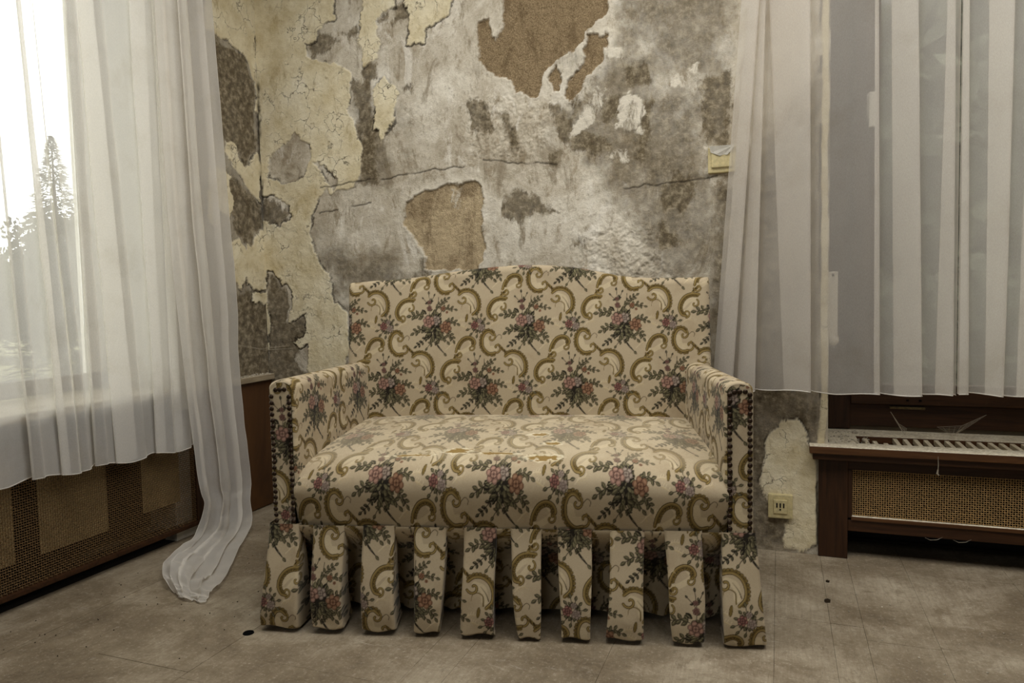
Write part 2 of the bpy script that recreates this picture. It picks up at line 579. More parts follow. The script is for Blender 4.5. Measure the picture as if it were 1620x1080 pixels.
BACK_PATCHES = {
 'PAINT': [
 [(-26,2640),(395,2640),(397,2063),(350,2048),(307,1977),(260,1978),(258,1917),(422,1880),(472,1835),(462,1749),(447,1685),(483,1605),(511,1504),(509,1443),(480,1363),(348,1355),(335,1384),(286,1331),(249,1265),(249,1116),(288,1057),(327,1010),(344,941),(355,884),(420,849),(410,585),(-114,576)],
 [(535,2149),(684,2125),(694,2061),(632,2054),(594,2028),(592,1981),(609,1925),(595,1879),(537,1849),(520,1905),(510,1971),(525,2054)],
 [(738,2116),(960,2081),(936,2054),(911,2002),(865,1988),(810,1949),(803,1904),(743,1912),(741,2022)],
 [(578,1758),(623,1811),(695,1733),(674,1672),(666,1619),(601,1534),(590,1584),(553,1593),(574,1650)],
 [(2094,400),(2125,457),(2176,465),(2202,427),(2216,385),(2246,375),(2254,37),(2228,12),(2147,13),(2143,70),(2167,128),(2095,156),(2064,220),(2074,288)],
 [(2257,1886),(2279,1882),(2283,517),(2272,374),(2250,373),(2261,516)],
 ],
 'HOLE': [
 [(53,1543),(132,1571),(182,1612),(256,1571),(266,1491),(229,1437),(117,1406),(33,1441)],
 [(-14,1356),(72,1357),(127,1318),(151,1248),(80,1234),(-5,1250)],
 [(11,1030),(48,1021),(78,974),(106,973),(132,942),(139,889),(112,812),(155,827),(201,850),(203,773),(141,727),(167,697),(205,720),(222,697),(206,543),(-9,538),(11,852)],
 [(279,1484),(324,1419),(342,1384),(374,1359),(390,1414),(312,1470)],
 ],
 'RENDER': [
 [(1147,2640),(1588,2640),(1548,1920),(1468,1865),(1447,1811),(1354,1770),(1290,1714),(1284,1655),(1246,1635),(1182,1677),(1177,1723),(1107,1746),(1052,1799),(1037,1887),(1039,1957),(1084,1971),(1111,1917),(1126,1884),(1146,1931)],
 [(1457,1790),(1473,1845),(1538,1850),(1542,1807),(1516,1744),(1455,1684),(1393,1609),(1372,1635),(1404,1700),(1466,1755)],
 [(1316,1711),(1353,1745),(1374,1713),(1357,1657),(1331,1655)],
 [(706,1304),(790,1331),(910,1352),(1006,1353),(1045,1323),(1051,1259),(1036,1189),(1053,1115),(1035,1012),(780,1008),(787,1071),(755,1123),(721,1163),(691,1210)],
 ],
 'CHIP': [
 [(1776,1655),(1859,1690),(1868,1662),(1831,1648),(1826,1612),(1780,1622)],
 [(1557,1418),(1607,1418),(1611,1389),(1582,1382),(1562,1393)],
 [(1485,1652),(1535,1646),(1524,1580),(1463,1509),(1422,1483),(1407,1504),(1443,1569)],
 [(1584,1612),(1681,1610),(1680,1544),(1661,1470),(1583,1497)],
 [(1527,1790),(1605,1784),(1615,1741),(1526,1757)],
 [(1907,1318),(1957,1314),(1952,1287),(1930,1265),(1919,1294)],
 [(1894,1407),(1961,1401),(1957,1369),(1930,1362),(1903,1383)],
 [(910,1333),(957,1335),(961,1256),(914,1253)],
 ],
 'STAIN': [
 [(1141,1283),(1181,1306),(1239,1295),(1269,1243),(1250,1197),(1196,1186),(1148,1208),(1130,1247)],
 [(1245,1294),(1292,1265),(1350,1206),(1302,1196),(1249,1217)],
 [(1736,1284),(1788,1332),(1843,1286),(1838,1230),(1801,1190),(1749,1198),(1730,1237)],
 [(1320,1602),(1414,1621),(1434,1599),(1406,1495),(1453,1519),(1562,1441),(1562,1422),(1411,1430),(1339,1521)],
 [(1524,1589),(1545,1630),(1594,1625),(1583,1545),(1533,1511)],
 [(1671,1592),(1709,1588),(1699,1467),(1660,1375),(1640,1386),(1665,1479)],
 [(1614,1712),(1691,1721),(1710,1653),(1662,1631),(1614,1646)],
 [(1868,1635),(1975,1649),(1966,1514),(1957,1406),(1894,1411),(1876,1523)],
 [(274,1987),(362,2013),(413,1973),(359,1937),(291,1913)],
 [(440,2002),(505,2031),(517,1991),(452,1979)],
 [(594,2044),(644,2037),(618,2009)],
 [(681,2062),(743,2084),(740,2001),(679,2000)],
 [(707,1742),(756,1758),(767,1720),(719,1720)],
 [(524,1840),(588,1858),(598,1809),(547,1794)],
 [(471,1814),(572,1790),(556,1684),(576,1541),(595,1366),(493,1373),(516,1470),(484,1638)],
 [(707,977),(757,1019),(786,1148),(833,1114),(842,1017),(780,954)],
 [(1395,1099),(1432,1107),(1436,1072),(1405,1069)],
 [(1296,1445),(1348,1441),(1347,1381),(1300,1395)],
 [(1716,1180),(1791,1100),(1791,1062),(1734,1065)],
 [(15,1022),(87,959),(121,896),(89,804),(210,849),(205,727),(147,650),(215,543),(-9,538)],
 [(3,1345),(77,1333),(139,1283),(110,1240),(26,1237),(-10,1285)],
 [(993,1689),(1060,1650),(1091,1555),(1034,1530),(991,1617)],
 [(1125,1592),(1169,1588),(1199,1474),(1177,1436),(1146,1519)],
 ],
 'ROUGH': [
 [(1421,1058),(1468,1135),(1579,1159),(1696,1143),(1734,1036),(1771,977),(1771,891),(1495,896),(1425,998)],
 [(993,1689),(1320,1622),(1306,1444),(1209,1413),(986,1431)],
 ],
 'DAMP': [
 [(1413,1775),(1635,1812),(1918,1624),(1916,995),(1763,978),(1629,1210),(1468,1404),(1349,1576)],
 [(1637,2640),(1981,2640),(1980,1595),(1768,1663),(1613,1815)],
 [(480,1693),(656,1649),(662,1370),(467,1358)],
 [(302,1130),(457,1097),(692,985),(690,907),(324,914)],
 ],
 'GREY': [
 [(1913,1280),(1980,1275),(2258,1644),(2268,16),(1909,-21)],
 ],
}
LEFT_PATCHES = {
 'PAINT': [
 [(-272,2393),(32,2612),(-17,1822),(-44,1895),(-84,1949),(-132,1968),(-167,1987),(-212,1968),(-246,1987),(-297,1982)],
 [(-220,1546),(-172,1561),(-149,1502),(-85,1481),(-33,1555),(-6,1527),(-9,1346),(-61,1370),(-116,1423),(-177,1472),(-218,1516)],
 [(-236,1457),(-187,1431),(-172,1322),(-220,1246),(-247,1282)],
 [(-204,1152),(-151,1166),(-96,1110),(-123,1002),(-156,959),(-200,987)],
 [(-107,1131),(-9,1220),(26,1172),(16,948),(-67,943),(-117,975),(-127,1055)],
 [(-3,2040),(11,1937),(10,1720),(-22,1740)],
 [(-87,934),(11,926),(-9,878),(-90,894)],
 [(-315,1429),(-236,1457),(-247,1282),(-277,1203),(-327,1224)],
 ],
 'STAIN': [
 [(-247,1962),(-84,1941),(-25,1820),(-33,1563),(-112,1488),(-230,1552),(-261,1734)],
 [(-236,1457),(-14,1334),(-17,1224),(-106,1142),(-186,1210),(-213,1363)],
 [(-292,961),(15,920),(5,554),(-315,590)],
 [(-220,2120),(-89,2168),(-103,2060),(-208,2024)],
 ],
 'HOLE': [
 ],
 'RENDER': [
 ],
 'CHIP': [
 ],
 'ROUGH': [
 ],
 'GREY': [
 ],
 'DAMP': [
 ],
}

# ------------------------------------------------------------------ the wall relief
def relief(axis_a, axis_z, patches, seed):
    A, Z = np.meshgrid(axis_a.astype(np.float32), axis_z.astype(np.float32))
    shp = A.shape
    # ragged outlines: the plan is warped before the distance is taken
    calm = 1 - 0.8 * sstep(2.225, 2.25, A)
    wx = ((fbm(A, Z, 11, 3, seed, 0.6) - 0.5) * 0.040 + (fbm(A, Z, 48, 5, seed + 40, 0.7) - 0.5) * 0.030) * calm
    wz = ((fbm(A + 40, Z, 11, 3, seed + 20, 0.6) - 0.5) * 0.040 + (fbm(A + 40, Z, 48, 5, seed + 60, 0.7) - 0.5) * 0.030) * calm
    Aw, Zw = A + wx, Z + wz

    def field(polys, default=1.0, margin=0.12):
        d = np.full(shp, default, dtype=np.float32)
        for poly in polys:
            P = np.asarray(poly, dtype=np.float32) / 1000.0
            lo, hi = P.min(0) - margin, P.max(0) + margin
            ja = np.searchsorted(axis_a, [lo[0], hi[0]])
            jz = np.searchsorted(axis_z, [lo[1], hi[1]])
            if ja[0] >= ja[1] or jz[0] >= jz[1]:
                continue
            sl = (slice(jz[0], jz[1]), slice(ja[0], ja[1]))
            d[sl] = np.minimum(d[sl], poly_sd(P, Aw[sl], Zw[sl]))
        return d

    paint = np.maximum(field(patches['PAINT']), -field(patches['HOLE']))
    rend = field(patches['RENDER'])
    chip = field(patches['CHIP'])
    stain = field(patches['STAIN'])
    rough = field(patches['ROUGH'])
    grey = field(patches['GREY'])
    damp = field(patches['DAMP'], margin=0.25)
    px = 0.0035
    m_paint = sstep(px * 0.6, -px * 0.6, paint)
    m_rend = sstep(px, -px, rend)
    m_chip = sstep(px, -px, chip + (fbm(A, Z, 40, 5, seed + 5, 0.7) - 0.5) * 0.05)
    m_stain = sstep(0.035, -0.03, stain)
    m_grey = np.maximum(sstep(0.03, -0.03, grey), 0.85 * sstep(0.08, -0.08, damp + (fbm(A, Z, 8, 5, seed + 14, 0.65) - 0.5) * 0.35))
    n_b = fbm(A, Z, 9, 5, seed + 3)
    n_f = fbm(A, Z, 60, 4, seed + 9, 0.7)
    h = (n_b - 0.5) * 0.008 + (n_f - 0.5) * 0.0022
    h += m_paint * 0.0028 + m_paint * sstep(-0.02, -0.001, paint) * 0.0022 * (fbm(A, Z, 25, 2, seed + 4))
    h -= m_rend * (0.006 + (n_f - 0.5) * 0.009)
    h += sstep(0.02, 0.0, rend) * (1 - m_rend) * 0.0025
    h += m_chip * 0.0012
    h += sstep(0.03, -0.03, rough) * (n_f - 0.5) * 0.011
    # open crack along the lip of the lifted paint, its shadow line and dirt coloured in
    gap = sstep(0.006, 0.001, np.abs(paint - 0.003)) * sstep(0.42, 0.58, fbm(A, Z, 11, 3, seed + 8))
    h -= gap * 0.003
    h -= m_stain * 0.0006
    rim = 0.75 * sstep(0.05, 0.004, rend + (fbm(A, Z, 20, 4, seed + 31) - 0.5) * 0.06) * (1 - m_rend) * (1 - m_paint)
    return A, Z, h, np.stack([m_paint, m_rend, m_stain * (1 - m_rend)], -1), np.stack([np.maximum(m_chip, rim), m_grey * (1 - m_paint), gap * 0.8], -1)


axx = np.arange(0.0, 2.2851, 0.0034)
axz = np.concatenate([np.arange(0.0, 0.55, 0.0075), np.arange(0.55, 2.21, 0.0034), np.linspace(2.21, 2.6, 20)])
A, Z, H, lay, ext = relief(axx, axz, BACK_PATCHES, 3)
# black mould line down the inside corner, and the long plaster joints
mould = sstep(0.42, 0.58, fbm(A, Z, 9, 4, 83)) * sstep(0.016, 0.001, A + (fbm(A, Z, 30, 4, 71) - 0.5) * 0.03) * sstep(1.15, 1.4, Z) * sstep(2.0, 1.8, Z)
ext[..., 2] = np.maximum(ext[..., 2], mould * 0.9)
for (x0, z0, x1, z1) in ((0.30, 1.375, 1.0, 1.42), (1.58, 1.285, 1.93, 1.302), (0.29, 1.27, 0.55, 1.295), (1.05, 1.43, 1.35, 1.39)):
    t_ = np.clip((A - x0) / (x1 - x0), 0, 1)
    dz = np.abs(Z - (z0 + (z1 - z0) * t_) + (fbm(A, Z * 0, 25, 3, 33) - 0.5) * 0.02)
    c = sstep(0.005, 0.001, dz) * ((A > x0) & (A < x1)) * 0.75 * sstep(0.3, 0.5, fbm(A, Z, 17, 2, 44))
    ext[..., 2] = np.maximum(ext[..., 2], c)
    H = H - c * 0.002
P = np.stack([A, -H, Z], -1).reshape(-1, 3)
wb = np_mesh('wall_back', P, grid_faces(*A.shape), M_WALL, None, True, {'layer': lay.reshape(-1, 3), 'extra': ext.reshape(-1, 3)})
tag(wb, 'back wall of peeling cream paint, grey plaster and bare brown render', None, None, 'structure')
tag(box('wall_back_core', -0.35, 2.285, 0.012, 0.34, 0, 2.6, M_REVEAL, wb), None)
bm = bmesh.new()
add_box(bm, 2.285, 4.9, 0.0, 0.34, 2.35, 2.6)
add_box(bm, 4.1, 4.9, 0.0, 0.34, 0, 2.35)
add_box(bm, 2.285, 4.1, 0.30, 0.34, 0, 0.40)
bm_obj('wall_lintel', bm, M_ROOM, wb)

ay = np.arange(-0.55, 0.0021, 0.0036)
az = np.arange(0.56, 2.6, 0.0042)
A, Z, H, lay, ext = relief(ay, az, LEFT_PATCHES, 57)
dk = sstep(0.42, 0.58, fbm(A, Z, 9, 4, 84)) * sstep(-0.022, -0.001, A + (fbm(A, Z, 30, 4, 72) - 0.5) * 0.03) * sstep(1.15, 1.4, Z) * sstep(2.0, 1.8, Z)
ext[..., 2] = np.maximum(ext[..., 2], dk * 0.9)
ext[..., 1] = 0.65 * (1 - lay[..., 0])
P = np.stack([H - 0.002, A, Z], -1).reshape(-1, 3)
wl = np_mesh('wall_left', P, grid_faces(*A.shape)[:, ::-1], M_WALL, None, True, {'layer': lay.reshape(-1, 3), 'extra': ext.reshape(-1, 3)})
tag(wl, 'left wall strip of flaking paint over grey plaster beside the window', None, None, 'structure')
bm = bmesh.new()
add_box(bm, -0.35, -0.014, -0.55, 0.012, 0, 2.6)
bm_obj('window_reveal', bm, M_REVEAL, wl)
bm = bmesh.new()
add_box(bm, -0.35, 0.0, -2.6, -0.55, 2.4, 2.6)
add_box(bm, -0.35, 0.0, -5.3, -2.6, 0, 2.6)
add_box(bm, -0.37, -0.16, -2.6, -0.55, 0, 0.545)
bm_obj('wall_masonry', bm, M_ROOM, wl)
bm = bmesh.new()
add_box(bm, -0.35, 1.65, -5.35, -5.25, 0, 2.6)
add_box(bm, 2.75, 4.9, -5.35, -5.25, 0, 2.6)
add_box(bm, 0.7, 3.7, -5.35, -5.25, 2.4, 2.6)
add_box(bm, 0.7, 3.7, -5.35, -5.25, 0, 1.5)
tag(bm_obj('wall_rear', bm, M_ROOM), None, None, None, 'structure')  # high gap behind the camera is an added opening for fill light
tag(box('wall_right', 4.8, 4.9, -5.25, 0.0, 0, 2.6, M_ROOM), None, None, None, 'structure')
bm = bmesh.new()
add_box(bm, -0.35, 4.9, -5.35, -2.05, 2.6, 2.7)
add_box(bm, -0.35, 4.9, -0.55, 0.34, 2.6, 2.7)
add_box(bm, -0.35, 0.6, -2.05, -0.55, 2.6, 2.7)
add_box(bm, 3.8, 4.9, -2.05, -0.55, 2.6, 2.7)
tag(bm_obj('ceiling', bm, M_CEIL), None, None, None, 'structure')  # gap in the ceiling is an added, unseen opening for top light

# ------------------------------------------------------------------ floor of single boards
fl = tag(box('floor', -0.35, 4.9, -5.35, 0.34, -0.06, -0.012, M_UNDER), 'worn grey brown board floor with dusty smears', None, None, 'structure')
cols = [-0.02, 0.236, 0.479, 0.775, 0.913, 1.29, 1.388, 1.73, 2.12, 2.262, 2.344, 2.512, 2.80, 3.10, 3.45, 3.85, 4.3, 4.8]
cross = {2: [-1.30], 3: [-1.327, -0.4], 1: [-0.62], 4: [-1.195], 5: [-1.103], 6: [-1.0], 8: [-0.083, -0.544], 9: [-0.104, -0.544],
         10: [-0.104, -0.62], 11: [-0.098, -0.61], 12: [-0.443], 13: [-0.7, -0.25], 14: [-0.524]}
frng = random.Random(5)
for k in range(len(cols) - 1):
    cuts = sorted(cross.get(k, []) + [-1.65 - frng.random() * 0.7, -3.1 - frng.random() * 0.6, -4.3, -5.25, 0.34])
    for a, b in zip(cuts, cuts[1:]):
        dz = frng.uniform(-0.0006, 0.0)
        bm = bmesh.new()
        add_box(bm, cols[k] + 0.0004, cols[k + 1] - 0.0004, a + 0.0005, b - 0.0005, -0.011, dz)
        o = bm_obj('board', bm, M_FLOOR, fl)

# ------------------------------------------------------------------ left window
w1 = thing('window_1', 'white framed left window with bright view of sky and trees', None, (-0.33, -1.5, 0.583), 0, None, 'structure')


def wbox(name, y0, y1, z0, z1, x0, x1, mat, parent):
    return box(name, x0 + 0.33, x1 + 0.33, y0 + 1.5, y1 + 1.5, z0 - 0.583, z1 - 0.583, mat, parent, 0.004)


wbox('bottom_rail', -2.55, -0.545, 0.585, 0.642, -0.37, -0.325, M_WIN_G, w1)
wbox('stile', -0.618, -0.552, 0.642, 2.4, -0.37, -0.325, M_WIN_W, w1)
wbox('stile', -2.55, -2.48, 0.642, 2.4, -0.37, -0.325, M_WIN_W, w1)
wbox('top_rail', -2.48, -0.618, 2.33, 2.4, -0.37, -0.325, M_WIN_W, w1)
wbox('pane', -2.48, -0.618, 0.642, 2.33, -0.352, -0.348, M_GLASS_L, w1)

# ------------------------------------------------------------------ right window in its niche
w2 = thing('window_2', 'brown wooden right window with dirty panes behind sheer curtain', None, (2.29, 0.30, 0.40), 0, None, 'structure')


def rbox(name, x0, x1, z0, z1, y0, y1, mat, parent, bev=0.003):
    return box(name, x0 - 2.29, x1 - 2.29, y0 - 0.30, y1 - 0.30, z0 - 0.40, z1 - 0.40, mat, parent, bev)


rbox('frame_stile', 2.288, 2.377, 0.39, 2.35, 0.285, 0.335, M_BROWNV, w2)
rbox('frame_rail', 2.32, 4.1, 0.40, 0.484, 0.29, 0.335, M_BROWN, w2)
sash = rbox('sash_rail', 2.377, 3.22, 0.486, 0.556, 0.262, 0.32, M_BROWN, w2)
rbox('sash_stile', 2.377, 2.462, 0.556, 2.3, 0.262, 0.32, M_BROWNV, w2)
rbox('sash_stile', 3.14, 3.22, 0.556, 2.3, 0.262, 0.32, M_BROWNV, w2)
rbox('sash_stile', 3.225, 3.31, 0.486, 2.3, 0.262, 0.32, M_BROWNV, w2)
rbox('sash_rail', 3.31, 4.1, 0.486, 0.556, 0.262, 0.32, M_BROWN, w2)
rbox('frame_rail', 2.377, 4.1, 2.30, 2.35, 0.262, 0.335, M_BROWN, w2)
rbox('pane', 2.462, 3.14, 0.556, 2.30, 0.288, 0.292, M_GLASS_R, w2, 0)
rbox('pane', 3.31, 4.1, 0.556, 2.30, 0.288, 0.292, M_GLASS_R, w2, 0)
rbox('latch_strip', 2.505, 2.62, 0.468, 0.478, 0.276, 0.29, M_BRASS, w2)
for x in (2.56, 2.60):
    rbox('screw_hole', x - 0.004, x + 0.004, 0.5, 0.506, 0.259, 0.263, M_BLACK, w2, 0)
bm = bmesh.new()
add_box(bm, -0.014, 0.014, -0.010, 0.0, -0.04, 0.05)
add_box(bm, -0.009, 0.009, -0.045, -0.008, 0.028, 0.046)
add_box(bm, -0.012, 0.010, -0.055, -0.038, -0.075, 0.046)
h_ = bm_obj('window_handle', bm, M_METAL, w2, 0.004)
h_.location = (2.432 - 2.29, 0.26 - 0.30, 1.54 - 0.40)
tag(h_, 'pale lever handle')

# belt winder of the roller shutter on the window frame
bw = thing('shutter_belt_winder', 'pale narrow shutter belt winder with round knob beside right window frame', 'belt winder', (2.312, 0.286, 0.70))
box('cover_plate', -0.018, 0.019, -0.02, 0.0, 0.03, 0.27, M_BELT, bw, 0.004)
bm = bmesh.new()
bmesh.ops.create_uvsphere(bm, u_segments=14, v_segments=8, radius=0.021)
bmesh.ops.scale(bm, vec=(1, 0.8, 1), verts=bm.verts)
bmesh.ops.translate(bm, vec=(0.004, -0.014, 0.018), verts=bm.verts)
bm_obj('knob', bm, M_BELT, bw, 0, True)
box('screw', -0.002, 0.006, -0.023, -0.019, 0.252, 0.26, M_SLOT, bw)

# ------------------------------------------------------------------ left radiator cabinet
def woven(name, n_w, n_h, pitch, frame, parent, mat, r=0.0014, amp=0.0014, sub=2):
    """woven wire cloth: n_w upright and n_h level wires; frame(a, b, d) maps panel coordinates to points"""
    Vs, Fs, base = [], [], 0
    W, Hh = n_w * pitch, n_h * pitch
    for kind, cnt, length in (('v', n_w, Hh), ('h', n_h, W)):
        m = int(length / pitch) * sub + 1
        s = np.linspace(0, length, m)
        for k in range(cnt):
            c = (k + 0.5) * pitch
            d = amp * np.cos(math.pi * (s / pitch + k)) * (1 if kind == 'v' else -1)
            q = []
            for (oa, od) in ((-r, 0), (0, -r), (r, 0), (0, r)):
                a = np.full(m, c) + oa
                q.append(frame(a, s, d + od) if kind == 'v' else frame(s, a, d + od))
            V = np.stack(q, 1).reshape(-1, 3)
            Vs.append(V)
            Fs.append(grid_faces(m, 4, True) + base)
            base += len(V)
    o = np_mesh(name, np.concatenate(Vs), np.concatenate(Fs), mat, parent, True)
    o['kind'] = 'stuff'
    return o


lc = thing('radiator_cabinet', 'long low radiator cabinet with wire mesh front under the left window', 'cabinet', (0, 0, 0))
box('sill_board', -0.325, 0.032, -2.59, -0.004, 0.558, 0.583, M_SILL, lc, 0.004)
box('upper_rail', -0.03, 0.016, -2.59, -0.42, 0.448, 0.492, M_BROWN, lc, 0.003)
box('bottom_rail', -0.02, 0.022, -2.59, -0.31, 0.042, 0.058, M_BROWN, lc, 0.003)
box('end_post', -0.03, 0.016, -0.47, -0.42, 0.058, 0.448, M_BROWNV, lc, 0.003)
box('side_panel', -0.02, 0.012, -0.42, -0.006, 0.004, 0.556, M_PANEL, lc, 0.002)
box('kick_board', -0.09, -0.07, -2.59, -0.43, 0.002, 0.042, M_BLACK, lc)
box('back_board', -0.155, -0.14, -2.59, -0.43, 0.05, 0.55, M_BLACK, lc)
ny = int((1.75 - 0.47) / 0.0078)
woven('wire_mesh', ny, 50, 0.0078, lambda a, b, d: np.stack([0.008 + d, -0.47 - a, 0.058 + b], -1), lc, M_WIRE)
for (y0, y1, z0, z1) in ((-1.70, -1.165, 0.135, 0.44), (-1.085, -0.845, 0.135, 0.445), (-0.70, -0.53, 0.15, 0.40)):
    box('backing_card', -0.012, -0.009, y0, y1, z0, z1, M_PAPER, lc)

# ------------------------------------------------------------------ right radiator cabinet
rc = thing('radiator_cabinet', 'brown radiator cabinet with dusty slatted top under the right window', 'cabinet', (2.25, 0, 0))
X0 = 2.25


def cbox(name, x0, x1, y0, y1, z0, z1, mat, bev=0.003):
    return box(name, x0 - X0, x1 - X0, y0, y1, z0, z1, mat, rc, bev)


bm = bmesh.new()
add_box(bm, 2.226 - X0, 4.1 - X0, -0.056, 0.035, 0.36, 0.385)
add_box(bm, 2.29 - X0, 4.1 - X0, 0.165, 0.325, 0.36, 0.385)
add_box(bm, 2.29 - X0, 2.385 - X0, 0.035, 0.165, 0.36, 0.385)
bm_obj('top_board', bm, M_DUSTY, rc, 0.003)
cbox('edge_moulding', 2.236, 4.1, -0.046, 0.0, 0.338, 0.36, M_BROWN)
cbox('apron', 2.347, 4.1, -0.008, 0.012, 0.302, 0.338, M_BROWN)
cbox('leg', 2.256, 2.347, -0.012, 0.03, 0.0, 0.338, M_BROWNV, 0.002)
cbox('mesh_moulding', 2.357, 4.1, -0.014, 0.004, 0.132, 0.146, M_DUSTY, 0.003)
cbox('mesh_moulding', 2.347, 2.36, -0.012, 0.004, 0.14, 0.302, M_BROWNV, 0.002)
cbox('bottom_rail', 2.347, 4.1, -0.008, 0.012, 0.094, 0.132, M_BROWN, 0.002)
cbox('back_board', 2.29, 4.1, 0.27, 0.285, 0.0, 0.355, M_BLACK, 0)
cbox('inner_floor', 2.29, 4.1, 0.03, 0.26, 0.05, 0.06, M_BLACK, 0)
woven('wire_mesh', 170, 22, 0.0071, lambda a, b, d: np.stack([2.360 - X0 + a, 0.0 + d, 0.146 + b], -1), rc, M_CANE, 0.0012)
slat_me = None
for k in range(40):
    x = 2.50 + k * 0.0315
    bm = bmesh.new()
    add_box(bm, 0, 0.0135, 0.038, 0.162, 0.366, 0.3825)
    if slat_me is None:
        o = bm_obj('slat', bm, M_SLAT, rc, 0.0015)
        slat_me = o.data
    else:
        bm.free()
        o = link(bpy.data.objects.new('slat', slat_me), rc)
    o.location = (x - X0, 0, random.uniform(-0.001, 0.001))
    o.rotation_euler = (0, 0, 0)
for (x, y, rz, L) in ((2.405, 0.035, 0.0, 0.11), (2.432, 0.03, 0.02, 0.07), (2.462, 0.03, 0.02, 0.04)):
    bm = bmesh.new()
    add_box(bm, 0, 0.0135, 0, L, 0, 0.0165)
    o = bm_obj('slat', bm, M_SLAT, rc, 0.0015)
    o.location = (x - X0, y + 0.003, 0.3655)
    o.rotation_euler = (0, 0, rz)
    tag(o, 'broken short slat')

# ------------------------------------------------------------------ socket and switch on the wall
so = thing('wall_socket', 'square cream socket with three slots low on wall beside right cabinet', 'socket', (2.135, -0.007, 0.161))
box('cover_plate', -0.040, 0.040, -0.010, 0.012, -0.042, 0.042, M_CREAM, so, 0.004)
box('insert', -0.022, 0.022, -0.014, -0.008, -0.024, 0.024, M_CREAM, so, 0.002)
for k in (-0.011, 0.0, 0.011):
    box('slot', k - 0.0024, k + 0.0024, -0.0146, -0.0128, -0.003, 0.013, M_SLOT, so)
bm = bmesh.new()
bmesh.ops.create_cone(bm, cap_ends=True, segments=12, radius1=0.003, radius2=0.003, depth=0.002, matrix=Matrix.Translation((0, -0.0138, -0.009)) @ Matrix.Rotation(math.pi / 2, 4, 'X'))
bm_obj('earth_hole', bm, M_SLOT, so)
sw = thing('light_switch', 'square cream light switch with torn paper on top, half behind right curtain', 'switch', (1.943, -0.006, 1.355))
box('cover_plate', -0.046, 0.046, -0.012, 0.012, -0.043, 0.045, M_CREAM, sw, 0.004)
box('rocker', -0.034, 0.034, -0.019, -0.010, -0.026, 0.034, M_CREAM, sw, 0.003)
bm = bmesh.new()
pts = [(-0.04, 0.047), (-0.036, 0.026), (-0.018, 0.018), (-0.006, 0.012), (0.006, 0.016), (0.02, 0.014), (0.034, 0.03), (0.044, 0.047)]
va = [bm.verts.new((x, -0.0215 + 0.002 * math.sin(i * 2.1), z)) for i, (x, z) in enumerate(pts)]
vb = [bm.verts.new((x, -0.0195 + 0.002 * math.sin(i * 2.1), z)) for i, (x, z) in enumerate(pts)]
bm.faces.new(va)
bm.faces.new(vb[::-1])
for i in range(len(pts)):
    j = (i + 1) % len(pts)
    bm.faces.new((va[j], va[i], vb[i], vb[j]))
tag(bm_obj('torn_paper', bm, M_REVEAL, sw), 'torn flap of pale wallpaper')

# ------------------------------------------------------------------ the woven flower pattern, drawn in code
TW, TH = 904, 1130            # one repeat (two bouquets, half drop) = 0.32 x 0.42 m
PAT = np.empty((TH, TW, 3), dtype=np.float32)
GROUND = np.array(lin((182, 166, 137)), dtype=np.float32)
PAT[:] = GROUND


def _blend(x0, y0, mask, col):
    h, w = mask.shape
    ys = np.arange(y0, y0 + h) % TH
    xs = np.arange(x0, x0 + w) % TW
    sub = PAT[np.ix_(ys, xs)]
    PAT[np.ix_(ys, xs)] = sub * (1 - mask[..., None]) + np.array(lin(col), dtype=np.float32) * mask[..., None]


def blob(cx, cy, rx, ry, ang, col, alpha=1.0, pointed=False):
    r = max(rx, ry) + 2
    x0, y0 = int(cx - r), int(cy - r)
    n = int(2 * r) + 2
    Y, X = np.mgrid[0:n, 0:n].astype(np.float32)
    X += x0 - cx
    Y += y0 - cy
    c, s = math.cos(ang), math.sin(ang)
    u, v = X * c + Y * s, -X * s + Y * c
    if pointed:
        w = ry * np.clip(1 - (u / rx) ** 2, 0, 1)
        m = np.clip(0.5 + (w - np.abs(v)), 0, 1) * (np.abs(u) < rx)
    else:
        d = (np.sqrt((u / rx) ** 2 + (v / ry) ** 2) - 1) * min(rx, ry)
        m = np.clip(0.5 - d, 0, 1)
    _blend(x0, y0, m * alpha, col)


def stroke(pts, w, col, alpha=1.0, taper=False):
    P = np.asarray(pts, dtype=np.float32)
    r = w + 2
    lo, hi = P.min(0) - r, P.max(0) + r
    x0, y0 = int(lo[0]), int(lo[1])
    Y, X = np.mgrid[y0:int(hi[1]) + 1, x0:int(hi[0]) + 1].astype(np.float32)
    best = np.full(X.shape, -1e9, dtype=np.float32)
    n = len(P) - 1
    for i in range(n):
        a, b = P[i], P[i + 1]
        e = b - a
        t = np.clip(((X - a[0]) * e[0] + (Y - a[1]) * e[1]) / (e @ e + 1e-9), 0, 1)
        d = np.hypot(X - a[0] - e[0] * t, Y - a[1] - e[1] * t)
        ww = w / 2 * ((1 - 0.75 * (i + t) / n) if taper else 1.0)
        best = np.maximum(best, ww - d)
    _blend(x0, y0, np.clip(0.5 + best, 0, 1) * alpha, col)


def curve(pts, n=10):
    P = [np.array(p, dtype=float) for p in pts]
    P = [2 * P[0] - P[1]] + P + [2 * P[-1] - P[-2]]
    out = []
    for i in range(1, len(P) - 2):
        for k in range(n):
            t = k / n
            out.append(0.5 * (2 * P[i] + (P[i + 1] - P[i - 1]) * t + (2 * P[i - 1] - 5 * P[i] + 4 * P[i + 1] - P[i + 2]) * t * t
                              + (3 * P[i] - 3 * P[i + 1] + P[i + 2] - P[i - 1]) * t ** 3))
    out.append(P[-2])
    return np.array(out)


OLIVE, OLIVE_D, OLIVE_L = (116, 97, 52), (62, 48, 25), (160, 138, 88)
LEAF, LEAF_D, LEAF_L = (84, 78, 56), (38, 33, 24), (130, 122, 92)
PINK, ROSE, RUST, MAUVE = (132, 104, 90), (96, 69, 60), (118, 86, 64), (126, 112, 100)


